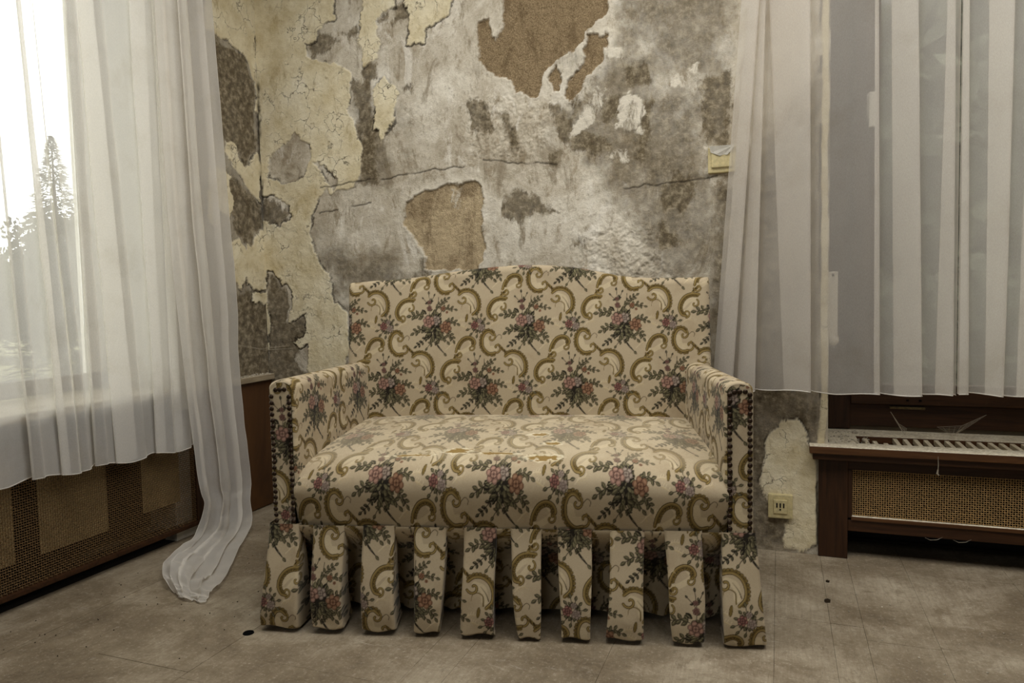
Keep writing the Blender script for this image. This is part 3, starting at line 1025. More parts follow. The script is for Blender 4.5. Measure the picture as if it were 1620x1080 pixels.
def leaf(x, y, ang, L, col=LEAF):
    a = math.radians(ang)
    cx, cy = x + math.cos(a) * L / 2, y + math.sin(a) * L / 2
    blob(cx, cy, L / 2 + 2, L * 0.25 + 2, a, LEAF_D, 1, True)
    blob(cx, cy, L / 2, L * 0.20, a, col, 1, True)
    blob(cx - math.sin(a) * L * 0.07, cy + math.cos(a) * L * 0.07, L * 0.36, L * 0.07, a, LEAF_L, 0.8, True)


def sprig(pts, n, L, col=LEAF, stem=LEAF_D, spread=48):
    c = curve(pts, 8)
    stroke(c, 5, stem)
    for k in range(n):
        i = int((0.25 + 0.75 * k / max(n - 1, 1)) * (len(c) - 1))
        j = max(i - 2, 0)
        d = math.degrees(math.atan2(c[i][1] - c[j][1], c[i][0] - c[j][0]))
        if k == n - 1:
            leaf(c[i][0], c[i][1], d, L * 1.2, col)
        else:
            leaf(c[i][0], c[i][1], d - spread, L * 1.2, col)
            leaf(c[i][0], c[i][1], d + spread, L * 1.2, col)


def rose(x, y, r, light, mid, dark):
    for k in range(6):
        a = k * 1.047 + 0.3
        blob(x + math.cos(a) * r * 0.62, y + math.sin(a) * r * 0.58, r * 0.46, r * 0.40, a, dark)
        blob(x + math.cos(a) * r * 0.66, y + math.sin(a) * r * 0.62, r * 0.40, r * 0.33, a, mid)
        blob(x + math.cos(a) * r * 0.74, y + math.sin(a) * r * 0.70, r * 0.26, r * 0.14, a + 1.57, light, 0.9)
    blob(x, y, r * 0.46, r * 0.44, 0, dark)
    for k in range(4):
        a = k * 1.57 + 0.8
        blob(x + math.cos(a) * r * 0.22, y + math.sin(a) * r * 0.22, r * 0.22, r * 0.15, a + 1.57, mid)
        blob(x + math.cos(a) * r * 0.28, y + math.sin(a) * r * 0.28, r * 0.16, r * 0.07, a + 1.57, light, 0.9)
    blob(x, y, r * 0.09, r * 0.09, 0, dark)


def scroll(pts, side, w=27, n_s=0):
    c = curve(pts, 12)
    seg = np.hypot(*np.diff(c, axis=0).T)
    L = np.concatenate([[0], np.cumsum(seg)])
    nrm = np.gradient(c, axis=0)
    nrm = np.stack([-nrm[:, 1], nrm[:, 0]], 1)
    nrm /= np.linalg.norm(nrm, axis=1)[:, None] + 1e-9
    # scalloped outer rim
    for d in np.arange(14, L[-1] - 20, 21):
        i = int(np.searchsorted(L, d))
        p = c[i] + nrm[i] * side * w * 0.62
        blob(p[0], p[1], 17, 14, 0, OLIVE_D, 0.9)
        blob(p[0], p[1], 13, 10.5, 0, OLIVE)
    stroke(c, w, OLIVE)
    stroke(c + nrm * side * w * 0.42, 4, OLIVE_D, 0.9)
    stroke(c - nrm * side * w * 0.40, 5, OLIVE_D, 0.9)
    stroke(c - nrm * side * w * 0.12, 6, OLIVE_L, 0.9)
    for d in np.arange(20, L[-1] - 20, 33):
        i = int(np.searchsorted(L, d))
        p = c[i] + nrm[i] * side * w * 0.5
        blob(p[0], p[1], 4.5, 3.5, 0, LEAF_D)


def curl(x, y, r, ang, hand):
    t = np.linspace(0, 1, 26)
    a = math.radians(ang) + hand * t * 4.6
    rr = r * (1 - 0.82 * t)
    q = np.stack([x + np.cos(a) * rr, y + np.sin(a) * rr], 1)
    q = np.array([x, y]) + (q - np.array([x, y])) * 1.25
    stroke(q, r * 0.52, OLIVE_D)
    stroke(q, r * 0.36, OLIVE)
    stroke(q, r * 0.12, OLIVE_L)


def motif(ox, oy):
    o = lambda L: [(x + ox, y + oy) for x, y in L]
    S = lambda pts, n, L, **k: sprig(o(pts), n, L, **k)
    # pale raised sprigs in the ground
    for pts in ([(860, 1010), (920, 960), (990, 930)], [(960, 760), (1000, 740), (1040, 742)], [(385, 800), (420, 770), (460, 760)], [(180, 830), (130, 800), (100, 790)]):
        c = curve(o(pts), 8)
        stroke(c, 5, (208, 192, 160), 0.8)
        for i in range(4, len(c), 4):
            stroke([c[i], c[i] + np.array([10, -20])], 5, (208, 192, 160), 0.8)
            stroke([c[i], c[i] + np.array([16, 14])], 5, (196, 176, 132), 0.6)
    # chain of two C scrolls rising to the right
    for pts in ([(520, 400), (530, 470), (600, 450), (670, 400), (640, 350)], [(385, 660), (450, 600), (520, 590), (440, 690), (400, 700)]):
        stroke(curve(o(pts), 8), 40, (206, 190, 156), 0.7)
    scroll(o([(668, 410), (692, 385), (672, 345), (622, 330), (565, 352), (525, 405), (508, 462)]), -1)
    curl(ox + 655, oy + 428, 30, -40, 1)
    curl(ox + 540, oy + 485, 34, 170, -1)
    scroll(o([(545, 545), (480, 540), (420, 560), (375, 612), (362, 672), (385, 722), (425, 735)]), -1)
    curl(ox + 425, oy + 712, 32, 90, -1)
    curl(ox + 505, oy + 628, 34, -60, 1)
    for k in range(5):
        blob(ox + 500 + k * 9, oy + 512 - k * 8, 28 - k * 3, 13, -0.8, OLIVE_D if k % 2 else OLIVE)
        stroke(o([(470 + k * 16, 540 - k * 6), (520 + k * 8, 490 - k * 8)]), 4, OLIVE_L, 0.8)
    # scroll pair falling to the right
    stroke(curve(o([(800, 360), (820, 430), (880, 440)]), 8), 55, (206, 190, 156), 0.7)
    stroke(curve(o([(1040, 530), (1100, 560), (1110, 640)]), 8), 50, (206, 190, 156), 0.7)
    scroll(o([(872, 312), (832, 283), (788, 300), (764, 360), (776, 430), (828, 478), (890, 475)]), 1)
    curl(ox + 850, oy + 335, 36, -50, 1)
    curl(ox + 902, oy + 428, 38, 90, -1)
    for k in range(6):
        blob(ox + 930 + k * 12, oy + 415 + k * 11, 30, 11, 1.0, OLIVE_D if k % 2 else OLIVE)
        stroke(o([(915 + k * 14, 398 + k * 10), (945 + k * 12, 450 + k * 9)]), 4, OLIVE_L, 0.8)
    scroll(o([(985, 505), (1030, 478), (1090, 478), (1145, 515), (1172, 580), (1165, 645), (1122, 690)]), -1)
    curl(ox + 1025, oy + 548, 40, 160, -1)
    stroke(curve(o([(1100, 675), (1098, 610), (1060, 585), (1020, 600), (1010, 640)]), 8), 12, OLIVE_D, 0.8, True)
    stroke(curve(o([(1100, 675), (1098, 610), (1060, 585), (1020, 600), (1010, 640)]), 8), 8, OLIVE, 1, True)
    stroke(curve(o([(1140, 640), (1120, 590), (1080, 540)]), 8), 9, OLIVE_D, 0.9, True)
    blob(ox + 1062, oy + 722, 40, 14, 1.75, OLIVE_D)
    blob(ox + 1062, oy + 722, 36, 11, 1.75, OLIVE)
    stroke(curve(o([(890, 340), (925, 310), (950, 325), (945, 350)]), 8), 5, OLIVE_D, 0.9)
    # main bouquet
    S([(745, 900), (780, 960), (840, 1035)], 2, 34, spread=30)
    stroke(o([(760, 930), (800, 1000), (835, 1032)]), 8, LEAF_D)
    stroke(o([(735, 920), (790, 990), (835, 1032)]), 6, LEAF_D)
    S([(695, 690), (700, 610), (688, 500)], 3, 26, col=LEAF_D, spread=55)
    S([(690, 600), (660, 565), (636, 540)], 2, 20, col=LEAF_D)
    S([(695, 570), (722, 545), (738, 515)], 2, 20, col=LEAF_D)
    S([(745, 690), (775, 600), (785, 525)], 1, 40)
    S([(760, 660), (800, 590), (868, 545)], 5, 30)
    S([(790, 690), (850, 625), (940, 640)], 5, 30)
    S([(850, 770), (910, 745), (965, 770)], 4, 34)
    S([(850, 830), (900, 870), (930, 920)], 4, 34)
    S([(680, 720), (590, 690), (520, 695)], 4, 44)
    S([(700, 830), (610, 820), (550, 850)], 4, 40)
    S([(690, 860), (630, 930), (575, 970)], 4, 30, col=LEAF_D)
    S([(760, 900), (830, 890), (870, 930)], 3, 38)
    S([(740, 930), (700, 960), (680, 985)], 2, 30)
    rq = random.Random(int(ox) + 5)
    blob(ox + 765, oy + 805, 62, 52, 0.3, LEAF_D)
    for k in range(90):
        a = rq.uniform(0, 360)
        r0 = 120 * math.sqrt(rq.random()) - 20
        lx, ly = 755 + math.cos(math.radians(a)) * r0 * 1.05, 800 + math.sin(math.radians(a)) * r0
        leaf(lx + ox, ly + oy, a + rq.uniform(-35, 35), rq.uniform(34, 58), (LEAF, LEAF_D, (112, 106, 78))[k % 3])
    for (x, y, a, L) in ((700, 820, 150, 60), (720, 840, 110, 64), (770, 830, 80, 66), (790, 840, 40, 54), (720, 860, 170, 60), (760, 880, 20, 56),
                         (640, 700, 200, 54), (780, 720, -60, 60), (770, 760, -10, 50), (620, 640, 40, 60), (740, 690, -80, 56), (725, 900, 95, 46)):
        leaf(x + ox, y + oy, a, L, LEAF if (x + y) % 3 else LEAF_D)
    rose(ox + 695, oy + 628, 26, PINK, ROSE, (74, 44, 36))
    rose(ox + 692, oy + 572, 19, PINK, ROSE, (74, 44, 36))
    rose(ox + 758, oy + 740, 46, (162, 148, 132), MAUVE, (80, 66, 58))
    rose(ox + 690, oy + 750, 56, (170, 134, 116), PINK, (78, 50, 42))
    rose(ox + 858, oy + 802, 56, (150, 116, 90), RUST, (72, 46, 32))
    rose(ox + 830, oy + 630, 22, (150, 106, 78), RUST, (66, 44, 32))
    rose(ox + 868, oy + 665, 13, (150, 106, 78), RUST, (66, 44, 32))
    # small bouquet between the scrolls
    for a, L in ((-95, 92), (-70, 80), (-40, 66), (-10, 82), (25, 80), (60, 84), (95, 78), (130, 84), (160, 88), (195, 60), (-125, 60)):
        x, y = 270 + math.cos(math.radians(a)) * 22, 792 + math.sin(math.radians(a)) * 22
        x2, y2 = 270 + math.cos(math.radians(a)) * L, 792 + math.sin(math.radians(a)) * L
        S([(x, y), ((x + x2) / 2 + 4, (y + y2) / 2), (x2, y2)], 2, 32)
    rose(ox + 300, oy + 808, 34, (158, 142, 128), MAUVE, (104, 84, 78))
    rose(ox + 238, oy + 788, 38, (152, 106, 94), ROSE, (78, 44, 40))
    rose(ox + 285, oy + 748, 22, (156, 140, 126), MAUVE, (92, 76, 70))


motif(0, 0)
motif(452, 565)
# soften to the thread size
for ax in (0, 1):
    PAT = (np.roll(PAT, 1, ax) + np.roll(PAT, -1, ax) + PAT) / 3


def dye(u, v):
    """pattern colour for cloth coordinates in metres (u right, v up); a big bouquet sits at u=0.018, v=0.813"""
    x = (u - 0.018) / 0.32 * TW + 745
    y = -(v - 0.813) / 0.42 * TH + 770
    xi, yi = np.floor(x).astype(np.int64), np.floor(y).astype(np.int64)
    fx, fy = (x - xi)[..., None], (y - yi)[..., None]
    g = lambda a, b: PAT[b % TH, a % TW]
    return ((g(xi, yi) * (1 - fx) + g(xi + 1, yi) * fx) * (1 - fy) + (g(xi, yi + 1) * (1 - fx) + g(xi + 1, yi + 1) * fx) * fy)


def cloth(name, X, Y, Z, U, V, parent, flip=False, extra=None):
    c = dye(U, V)
    if extra is not None:
        c = extra(c)
    F = grid_faces(*X.shape)
    if flip:
        F = F[:, ::-1]
    return np_mesh(name, np.stack([X, Y, Z], -1).reshape(-1, 3), F, M_FAB, parent, True, {'dye': c.reshape(-1, 3)})


def arclen(a, b):
    return np.concatenate([[0], np.cumsum(np.hypot(np.diff(a), np.diff(b)))])


def resample(pts, step, smooth=6):
    c = curve(pts, 24)
    L = arclen(c[:, 0], c[:, 1])
    n = max(3, int(L[-1] / step))
    s = np.linspace(0, L[-1], n)
    return np.interp(s, L, c[:, 0]), np.interp(s, L, c[:, 1]), s


# ------------------------------------------------------------------ the sofa
SA = math.radians(13.598)
sofa = thing('settee', 'small floral tapestry settee with nailed arms and pleated skirt before the peeling wall', 'sofa', (0.812, -1.061, 0), SA)

# seat: one tight cover from the skirt seam, over the front, to the backrest
tt, zz, sv = resample([(0.040, 0.262), (0.030, 0.29), (0.012, 0.35), (0.006, 0.40), (0.020, 0.437), (0.06, 0.462), (0.14, 0.482), (0.28, 0.500),
                       (0.42, 0.506), (0.54, 0.504), (0.64, 0.50)], 0.0021)
nu = 560
u01 = np.linspace(0, 1, nu)
TT, UU = np.meshgrid(tt, u01, indexing='ij')
ZZ = np.repeat(zz[:, None], nu, 1)
SV = np.repeat(sv[:, None], nu, 1)
back = np.clip(TT / 0.55, 0, 1)
XL = 0.086 + 0.022 * back
XR = 1.240 - 0.026 * back
XX = XL + (XR - XL) * UU
e = np.abs(2 * UU - 1)
top_w = sstep(0.34, 0.45, ZZ)
ZZ = ZZ - top_w * 0.028 * e ** 3.2 * (1 - 0.5 * sstep(0.35, 0.6, TT))
TT = TT + 0.018 * e ** 8 * sstep(0.20, 0.0, TT)
# slack dents of the worn seat
ZZ = ZZ + top_w * (fbm(XX, TT, 5, 3, 91) - 0.5) * 0.010
U_ = XX + 0.0
V_ = 0.813 - 0.42 + (SV - (0.435 - 0.262)) * 0.74


def worn(c):
    # the top of the seat is bleached and rubbed pale
    fade = (0.30 * sstep(0.035, 0.10, TT) * (0.6 + 0.8 * fbm(XX, TT, 9, 4, 29)))[..., None]
    c = c * (1 - fade) + np.array(lin((208, 194, 164)), dtype=np.float32) * fade
    for (x, t, rx, rt) in ((0.53, 0.115, 0.036, 0.015), (0.765, 0.08, 0.040, 0.016), (0.745, 0.255, 0.03, 0.013), (0.785, 0.18, 0.024, 0.010), (0.40, 0.09, 0.05, 0.006), (0.64, 0.10, 0.05, 0.006)):
        d = np.hypot((XX - x) / rx, (TT - t) / rt) + (fbm(XX * 0.4, TT, 160, 3, 17) - 0.5) * 1.5
        m = sstep(1.0, 0.85, d)[..., None]
        rim = (sstep(1.4, 1.15, d) - sstep(1.0, 0.85, d))[..., None] * 0.7
        c = c * (1 - m) + np.array(lin((148, 122, 70)), dtype=np.float32) * m
        c = c * (1 - rim) + np.array(lin((232, 222, 192)), dtype=np.float32) * rim
    return c


cloth('seat', XX, TT, ZZ, U_, V_, sofa, False, worn)

# backrest with the camel top
bx = [0.045, 0.12, 0.24, 0.33, 0.43, 0.55, 0.67, 0.78, 0.88, 0.97, 1.03, 1.15, 1.287]
bz = [0.958, 0.966, 0.969, 0.979, 0.993, 1.004, 1.010, 1.004, 0.990, 0.968, 0.956, 0.954, 0.953]
xf = np.arange(0.070, 1.2625, 0.0021)
rad = 0.025
ang = np.linspace(0, math.pi / 2, 9)
# outline in plan: left side, rounded corner, front, rounded corner, right side
xs = np.concatenate([[0.045, 0.045], 0.070 - rad * np.cos(ang), xf[1:-1], xf[-1] + rad * np.sin(ang), [xf[-1] + rad] * 2])
to = np.concatenate([[0.10, 0.06], rad - rad * np.sin(ang), np.zeros(len(xf) - 2), rad - rad * np.cos(ang), [0.06, 0.10]])
su = arclen(xs, to) - 0.11 + 0.045
H_ = np.interp(xs, bx, bz)
H_ = np.convolve(np.pad(H_, 30, 'edge'), np.ones(61) / 61, 'valid')
nz = 250
vz = np.linspace(0, 1, nz)[:, None]
zb = 0.40
arc = np.linspace(0, math.pi / 2, 14)[:, None]
face_z = zb + (H_[None, :] - 0.028 - zb) * vz
face_t = 0.562 + (face_z - 0.45) * 0.115 + to[None, :] - 0.014 * np.sin(np.clip((face_z - 0.45) / 0.5, 0, 1) * math.pi) * sstep(0.0, 0.25, (xs - 0.045))[None, :] * sstep(0, 0.25, (1.287 - xs))[None, :]
top_z = H_[None, :] - 0.028 + 0.028 * np.sin(arc)
tl = face_t[-1:]
top_t = tl + 0.028 * (1 - np.cos(arc))
end_z = np.stack([H_ + 0.001, H_ - 0.01, H_ * 0 + 0.30])
end_t = np.stack([np.full_like(H_, 0.70), np.full_like(H_, 0.722), np.full_like(H_, 0.722)])
BZ = np.concatenate([face_z, top_z[1:], end_z])
BT = np.minimum(np.concatenate([face_t, top_t[1:], end_t]), 0.722)
BX = np.repeat(xs[None, :], BZ.shape[0], 0)
BV = np.concatenate([face_z, face_z[-1:] + 0.028 * arc[1:], face_z[-1:] + np.array([[0.08], [0.10], [0.7]])])
bk = cloth('backrest', BX, BT, BZ, np.repeat(su[None, :], BZ.shape[0], 0), BV, sofa)


# arms
def arm(side):
    ztop = 0.688 if side < 0 else 0.676
    mx = (lambda x: x) if side < 0 else (lambda x: 1.324 - x)
    # section from the inner foot over the rounded top to the outer foot
    n1, n2, n3 = 150, 34, 60
    t_ax = np.concatenate([[0.030, 0.0305, 0.032, 0.035, 0.039], np.arange(0.041, 0.64, 0.0023)])
    rows = []
    for t in t_ax:
        f = np.clip(t / 0.58, 0, 1)
        xo = 0.020 + 0.030 * f
        xi = 0.092 + 0.030 * f
        zt = ztop - 0.003 * f
        k = math.sqrt(max(0.0, 1 - (max(0.0, 0.039 - t) / 0.009) ** 2))
        ins = 0.007 * (1 - k)
        xo, xi, zt = xo + ins, xi - ins, zt - ins
        hw = (xi - xo) / 2
        zs = zt - hw * 0.72
        zin = np.linspace(0.36, zs, n1, endpoint=False)
        a = np.linspace(0, math.pi, n2)
        ztp = zs + hw * 0.72 * np.sin(a) ** 0.85
        xtp = (xo + xi) / 2 + hw * np.cos(a)
        zout = np.linspace(zs, 0.27, n3 + 1)[1:]
        bul = 0.006 * np.sin(np.clip((zin - 0.36) / (zs - 0.36), 0, 1) * math.pi) * f
        rows.append(np.stack([np.concatenate([np.full(n1, xi) + bul, xtp, np.full(n3, xo)]), np.concatenate([zin, ztp, zout])], 1))
    Rr = np.array(rows)
    Xa = mx(Rr[..., 0])
    Za = Rr[..., 1]
    Ta = np.repeat(t_ax[:, None], Xa.shape[1], 1)
    Va = 0.36 + np.concatenate([np.zeros((len(t_ax), 1)), np.cumsum(np.hypot(np.diff(Rr[..., 0]), np.diff(Rr[..., 1])), 1)], 1)
    Ua = (0.34 + Ta) if side < 0 else (0.60 - Ta)
    a_ = cloth('arm', Xa, Ta, Za, Ua, Va, sofa, side < 0)
    # flat front panel
    xs_ = np.linspace(0.0268, 0.0852, 36)
    hw = (0.0852 - 0.0268) / 2
    cx = (0.0852 + 0.0268) / 2
    zt = ztop - 0.007
    topz = zt - hw * 0.72 + hw * 0.72 * np.clip(1 - ((xs_ - cx) / hw) ** 2, 0, 1) ** 0.425
    v = np.linspace(0, 1, 220)[:, None]
    Zf = 0.27 + (topz[None, :] - 0.27) * v
    Xf = np.repeat(xs_[None, :], 220, 0)
    Tf = 0.0302 - 0.003 * np.clip(1 - ((Xf - cx) / hw) ** 2, 0, 1) ** 0.5
    fp = cloth('front_panel', mx(Xf), Tf, Zf, mx(Xf) + (0.10 if side < 0 else 0.055), Zf + (0.07 if side < 0 else 0.19), a_, side > 0)
    # bronze upholstery nails
    global nail_me
    zs = np.arange(0.300, ztop - 0.030, 0.0163)
    spots = [(0.0315, z, 1) for z in zs] + [(0.0812, z, 1) for z in zs] + [(x, ztop - 0.026, 1) for x in (0.044, 0.0565, 0.069)]
    for x, z, _ in spots:
        if nail_me is None:
            b = bmesh.new()
            bmesh.ops.create_uvsphere(b, u_segments=10, v_segments=8, radius=0.0067)
            bmesh.ops.delete(b, geom=[q for q in b.verts if q.co.z < -0.001], context='VERTS')
            bmesh.ops.scale(b, vec=(1, 1, 0.62), verts=b.verts)
            bmesh.ops.rotate(b, cent=(0, 0, 0), matrix=Matrix.Rotation(math.pi / 2, 3, 'X'), verts=b.verts)
            o = bm_obj('upholstery_nail', b, M_NAIL, a_, 0, True)
            nail_me = o.data
        else:
            o = link(bpy.data.objects.new('upholstery_nail', nail_me), a_)
        o.location = (mx(x) + random.uniform(-0.0007, 0.0007), 0.0275, z + random.uniform(-0.0009, 0.0009))


nail_me = None
arm(-1)
arm(1)

# skirt: recessed band and ten box pleats
n_u, n_v = 420, 84
ub = np.linspace(0, 1, n_u)[None, :]
vb = np.linspace(0, 1, n_v)[:, None]
Xb = 0.012 + (1.30 - 0.012) * ub + 0 * vb
Zb = 0.289 - 0.279 * vb + 0.012 * np.abs(np.sin(ub * 34)) * vb
Tb = 0.028 + 0.125 * sstep(0, 0.5, vb) + 0.006 * np.sin(ub * 60) * vb
cloth('skirt_band', Xb, Tb, Zb, Xb + 0.07, Zb, sofa, True)
for sx, s_ in ((0.012, -1), (1.306, 1)):
    yb = np.linspace(0.0, 0.70, 120)[None, :]
    vv = np.linspace(0, 1, 60)[:, None]
    Xs = sx + s_ * 0.022 * vv + s_ * 0.006 * np.sin(yb * 40) * vv
    cloth('skirt_side', Xs, yb + 0.03 + 0 * vv, 0.289 - 0.283 * vv + 0 * yb, yb + 0 * vv, 0.289 - 0.283 * vv + 0 * yb, sofa, s_ < 0)
PLEATS = [((0.012, 0.095), (-0.012, 0.098), 0.010), ((0.136, 0.224), (0.136, 0.221), 0.012), ((0.277, 0.364), (0.271, 0.362), 0.009),
          ((0.418, 0.506), (0.419, 0.489), 0.008), ((0.554, 0.642), (0.547, 0.632), 0.009), ((0.679, 0.761), (0.694, 0.754), 0.004),
          ((0.804, 0.892), (0.808, 0.889), 0.008), ((0.940, 1.028), (0.928, 1.018), 0.010), ((1.078, 1.173), (1.096, 1.175), 0.006),
          ((1.223, 1.306), (1.219, 1.331), 0.004)]
for k, ((a0, a1), (b0, b1), zb0) in enumerate(PLEATS):
    nv_ = 172
    v = np.linspace(0, 1, nv_)[:, None]
    w_f = 54
    dep = 0.110
    # section: back left, rounded corner, front, rounded corner, back right
    q = np.concatenate([np.linspace(-1, 0, 14, endpoint=False), np.linspace(0, 1, w_f), np.linspace(1, 2, 15)[1:]])[None, :]
    left = a0 + (b0 - a0) * v ** 1.15
    right = a1 + (b1 - a1) * v ** 1.15
    left = left + 0.004 * np.sin(v * 5 + k * 1.7) * v
    right = right + 0.004 * np.sin(v * 4 + k * 2.3) * v
    qc = np.clip(q, 0, 1)
    side = np.where(q < 0, -q, np.where(q > 1, q - 1, 0))
    Xp = left + (right - left) * qc + np.where(q < 0, 1, np.where(q > 1, -1, 0)) * side * (0.012 if 0 < k < 9 else (-0.002 if (k == 0) else 0.008)) * v
    if k == 9:
        Xp = np.where(q > 1, right + 0.004 * side, Xp)
    rc_ = 0.005 * ((1 - np.clip(qc / 0.09, 0, 1)) ** 2 + (1 - np.clip((1 - qc) / 0.09, 0, 1)) ** 2)
    Tp = 0.0235 - 0.030 * sstep(0, 0.9, v) - 0.008 * np.sin(v * math.pi) + side * dep * (0.25 + 0.75 * v) + rc_
    Tp = Tp + 0.007 * (fbm(Xp, v * 0.29 + 0 * q, 9, 3, 120 + k) - 0.5) * v * 2
    zt = 0.2925 - 0.002 * (k % 2)
    L_ = zt - zb0
    Zp = zt - L_ * v + 0 * q + 0.0035 * np.sin(qc * 6 + k) * v ** 4
    # hem curls under at the foot
    Tp = Tp + 0.012 * sstep(0.965, 1.0, v) ** 2
    u_off = [0.010, 0.155, 0.014, 0.185, 0.09, 0.20, 0.135, 0.07, 0.245, 0.115][k]
    v_off = [0.31, 0.30, 0.30, 0.29, 0.135, 0.05, 0.10, 0.16, 0.15, 0.11][k]
    Vp = Zp + v_off + 0.2
    cloth('skirt_pleat', Xp, Tp, Zp, (Xp - a0) + u_off + side * 0.03, Vp, sofa, True)
# the lining and the frame rail hidden behind the skirt
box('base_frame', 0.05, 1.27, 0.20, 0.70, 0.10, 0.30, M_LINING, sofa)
for (x, t) in ((0.07, 0.22), (1.21, 0.22), (0.07, 0.64), (1.21, 0.64)):
    box('foot', x, x + 0.05, t, t + 0.05, 0.0, 0.11, M_BROWNV, sofa, 0.004)


# ------------------------------------------------------------------ curtains
def fold_profile(start, bands, end, depth, n=None):
    """plan polyline (position at z=1.25, position at hem, depth) with a Z fold in every band"""
    pts = [(start[0], start[1], 0.35 * depth)]
    for (a0, a1, b0, b1) in bands:
        pts += [(b0 - (b0 - a0) * 0.02, b1, 0.55 * depth), (b0, b1, 0.35 * depth), (a0, a1, -0.05 * depth), (a0, a1, -0.25 * depth),
                (b0, b1, -0.55 * depth)]
        pts += [(b0 + 0.012, b1 + 0.012, -0.2 * depth)]
    pts.append((end[0], end[1], 0.2 * depth))
    return np.array(pts)


def curtain(name, label, prof, to_world, z_hem, z_top, mat, group, seed, wave=0.008, hem_wave=0.006):
    d = np.concatenate([[0], np.cumsum(np.linalg.norm(np.diff(prof, axis=0), axis=1))])
    n = int(d[-1] / 0.0055)
    s = np.linspace(0, d[-1], n)
    q = np.stack([np.interp(s, d, prof[:, k]) for k in range(3)], 1)
    ker = np.ones(3) / 3
    for _ in range(1):
        qq = np.stack([np.convolve(np.pad(q[:, k], 1, 'edge'), ker, 'valid') for k in range(3)], 1)
        q = qq
    m = 70
    zv = np.concatenate([np.linspace(0, 0.10, 14), np.linspace(0.10, 1, m)[1:]])
    rows = []
    for f in zv:
        hem = z_hem(s, q[:, 1]) + hem_wave * np.sin(q[:, 1] * 31 + seed)
        z = hem + (z_top - hem) * f
        k = np.clip((z - hem) / np.maximum(1.25 - hem, 0.01), 0, 2.2)   # 0 at the hem, 1 at z = 1.25, goes on above
        pos = q[:, 1] + (q[:, 0] - q[:, 1]) * k
        dep = q[:, 2] * (0.75 + 0.5 * (1 - f)) + wave * (fbm(s * 1.0, s * 0 + z[0] * 0.35, 7, 3, seed) - 0.5) * 2
        rows.append(to_world(pos, dep, z))
    V = np.array(rows)
    t = tag(bpy.data.objects.new(name, None), label, 'curtain', group)
    link(t)
    np_mesh('voile', V.reshape(-1, 3), grid_faces(V.shape[0], n), mat, t, True)
    bm = bmesh.new()
    tube(bm, [tuple(p) for p in V[0][::2]], 0.0016, 4)
    bm_obj('hem_cord', bm, M_HEM, t, 0, True)
    return t


LW = lambda pos, dep, z: np.stack([0.066 - dep * 0.8, pos, z], -1)
lb = [(-2.20, -2.19, -2.14, -2.10), (-2.05, -2.04, -1.98, -1.96), (-1.88, -1.87, -1.80, -1.79), (-1.70, -1.69, -1.62, -1.60), (-1.50, -1.50, -1.43, -1.42), (-1.34, -1.33, -1.29, -1.27),
      (-1.190, -1.156, -1.166, -1.132), (-1.096, -1.062, -1.058, -1.012), (-1.040, -1.000, -1.022, -0.975), (-0.956, -0.948, -0.932, -0.918),
      (-0.902, -0.872, -0.810, -0.762), (-0.716, -0.705, -0.640, -0.640), (-0.625, -0.625, -0.565, -0.56)]
prof = fold_profile((-2.3, -2.3), lb, (-0.50, -0.515), 0.045)
curtain('curtain', 'white sheer curtain with scalloped hem over the left window and wire mesh', prof, LW,
        lambda s, p: np.interp(p, [-2.3, -1.25, -1.0, -0.75, -0.54], [0.43, 0.392, 0.384, 0.372, 0.366]), 2.575, M_SHEER_L, None, 5)

RWd = lambda pos, dep, z: np.stack([pos, -0.115 - dep, z], -1)
rb1 = [(1.985, 1.930, 2.030, 1.985), (2.035, 1.995, 2.073, 2.056), (2.118, 2.144, 2.223, 2.226), (2.405, 2.41, 2.417, 2.425), (2.4545, 2.466, 2.528, 2.541), (2.588, 2.578, 2.618, 2.624)]
prof = fold_profile((1.968, 1.918), rb1, (2.630, 2.632), 0.04)
curtain('curtain', 'white sheer curtain panel beside the settee, over the dark wall and window stile', prof, RWd,
        lambda s, p: np.interp(p, [1.9, 2.05, 2.056, 2.14, 2.30, 2.65], [0.585, 0.572, 0.578, 0.578, 0.571, 0.574]), 2.575, M_SHEER_R, None, 9, 0.006, 0.003)
rb2 = [(2.636, 2.638, 2.654, 2.662), (2.705, 2.711, 2.757, 2.752), (2.80, 2.79, 2.87, 2.86), (2.97, 2.97, 3.05, 3.06), (3.14, 3.15, 3.2, 3.21), (3.33, 3.33, 3.42, 3.43), (3.6, 3.6, 3.68, 3.69), (3.8, 3.8, 3.88, 3.9)]
prof = fold_profile((2.634, 2.636), rb2, (4.0, 4.0), 0.045)
curtain('curtain', 'white sheer curtain panel over the slatted cabinet, right of the narrow slit', prof, RWd,
        lambda s, p: np.interp(p, [2.6, 2.75, 3.0, 4.0], [0.577, 0.580, 0.572, 0.575]), 2.575, M_SHEER_R, None, 13, 0.008, 0.004)
tag(box('trim_1', 0.06, 0.11, -2.6, -0.3, 2.572, 2.6, M_WIN_W), None, None, None, 'structure')
tag(box('trim_2', 1.9, 4.3, -0.14, -0.09, 2.572, 2.6, M_WIN_W), None, None, None, 'structure')

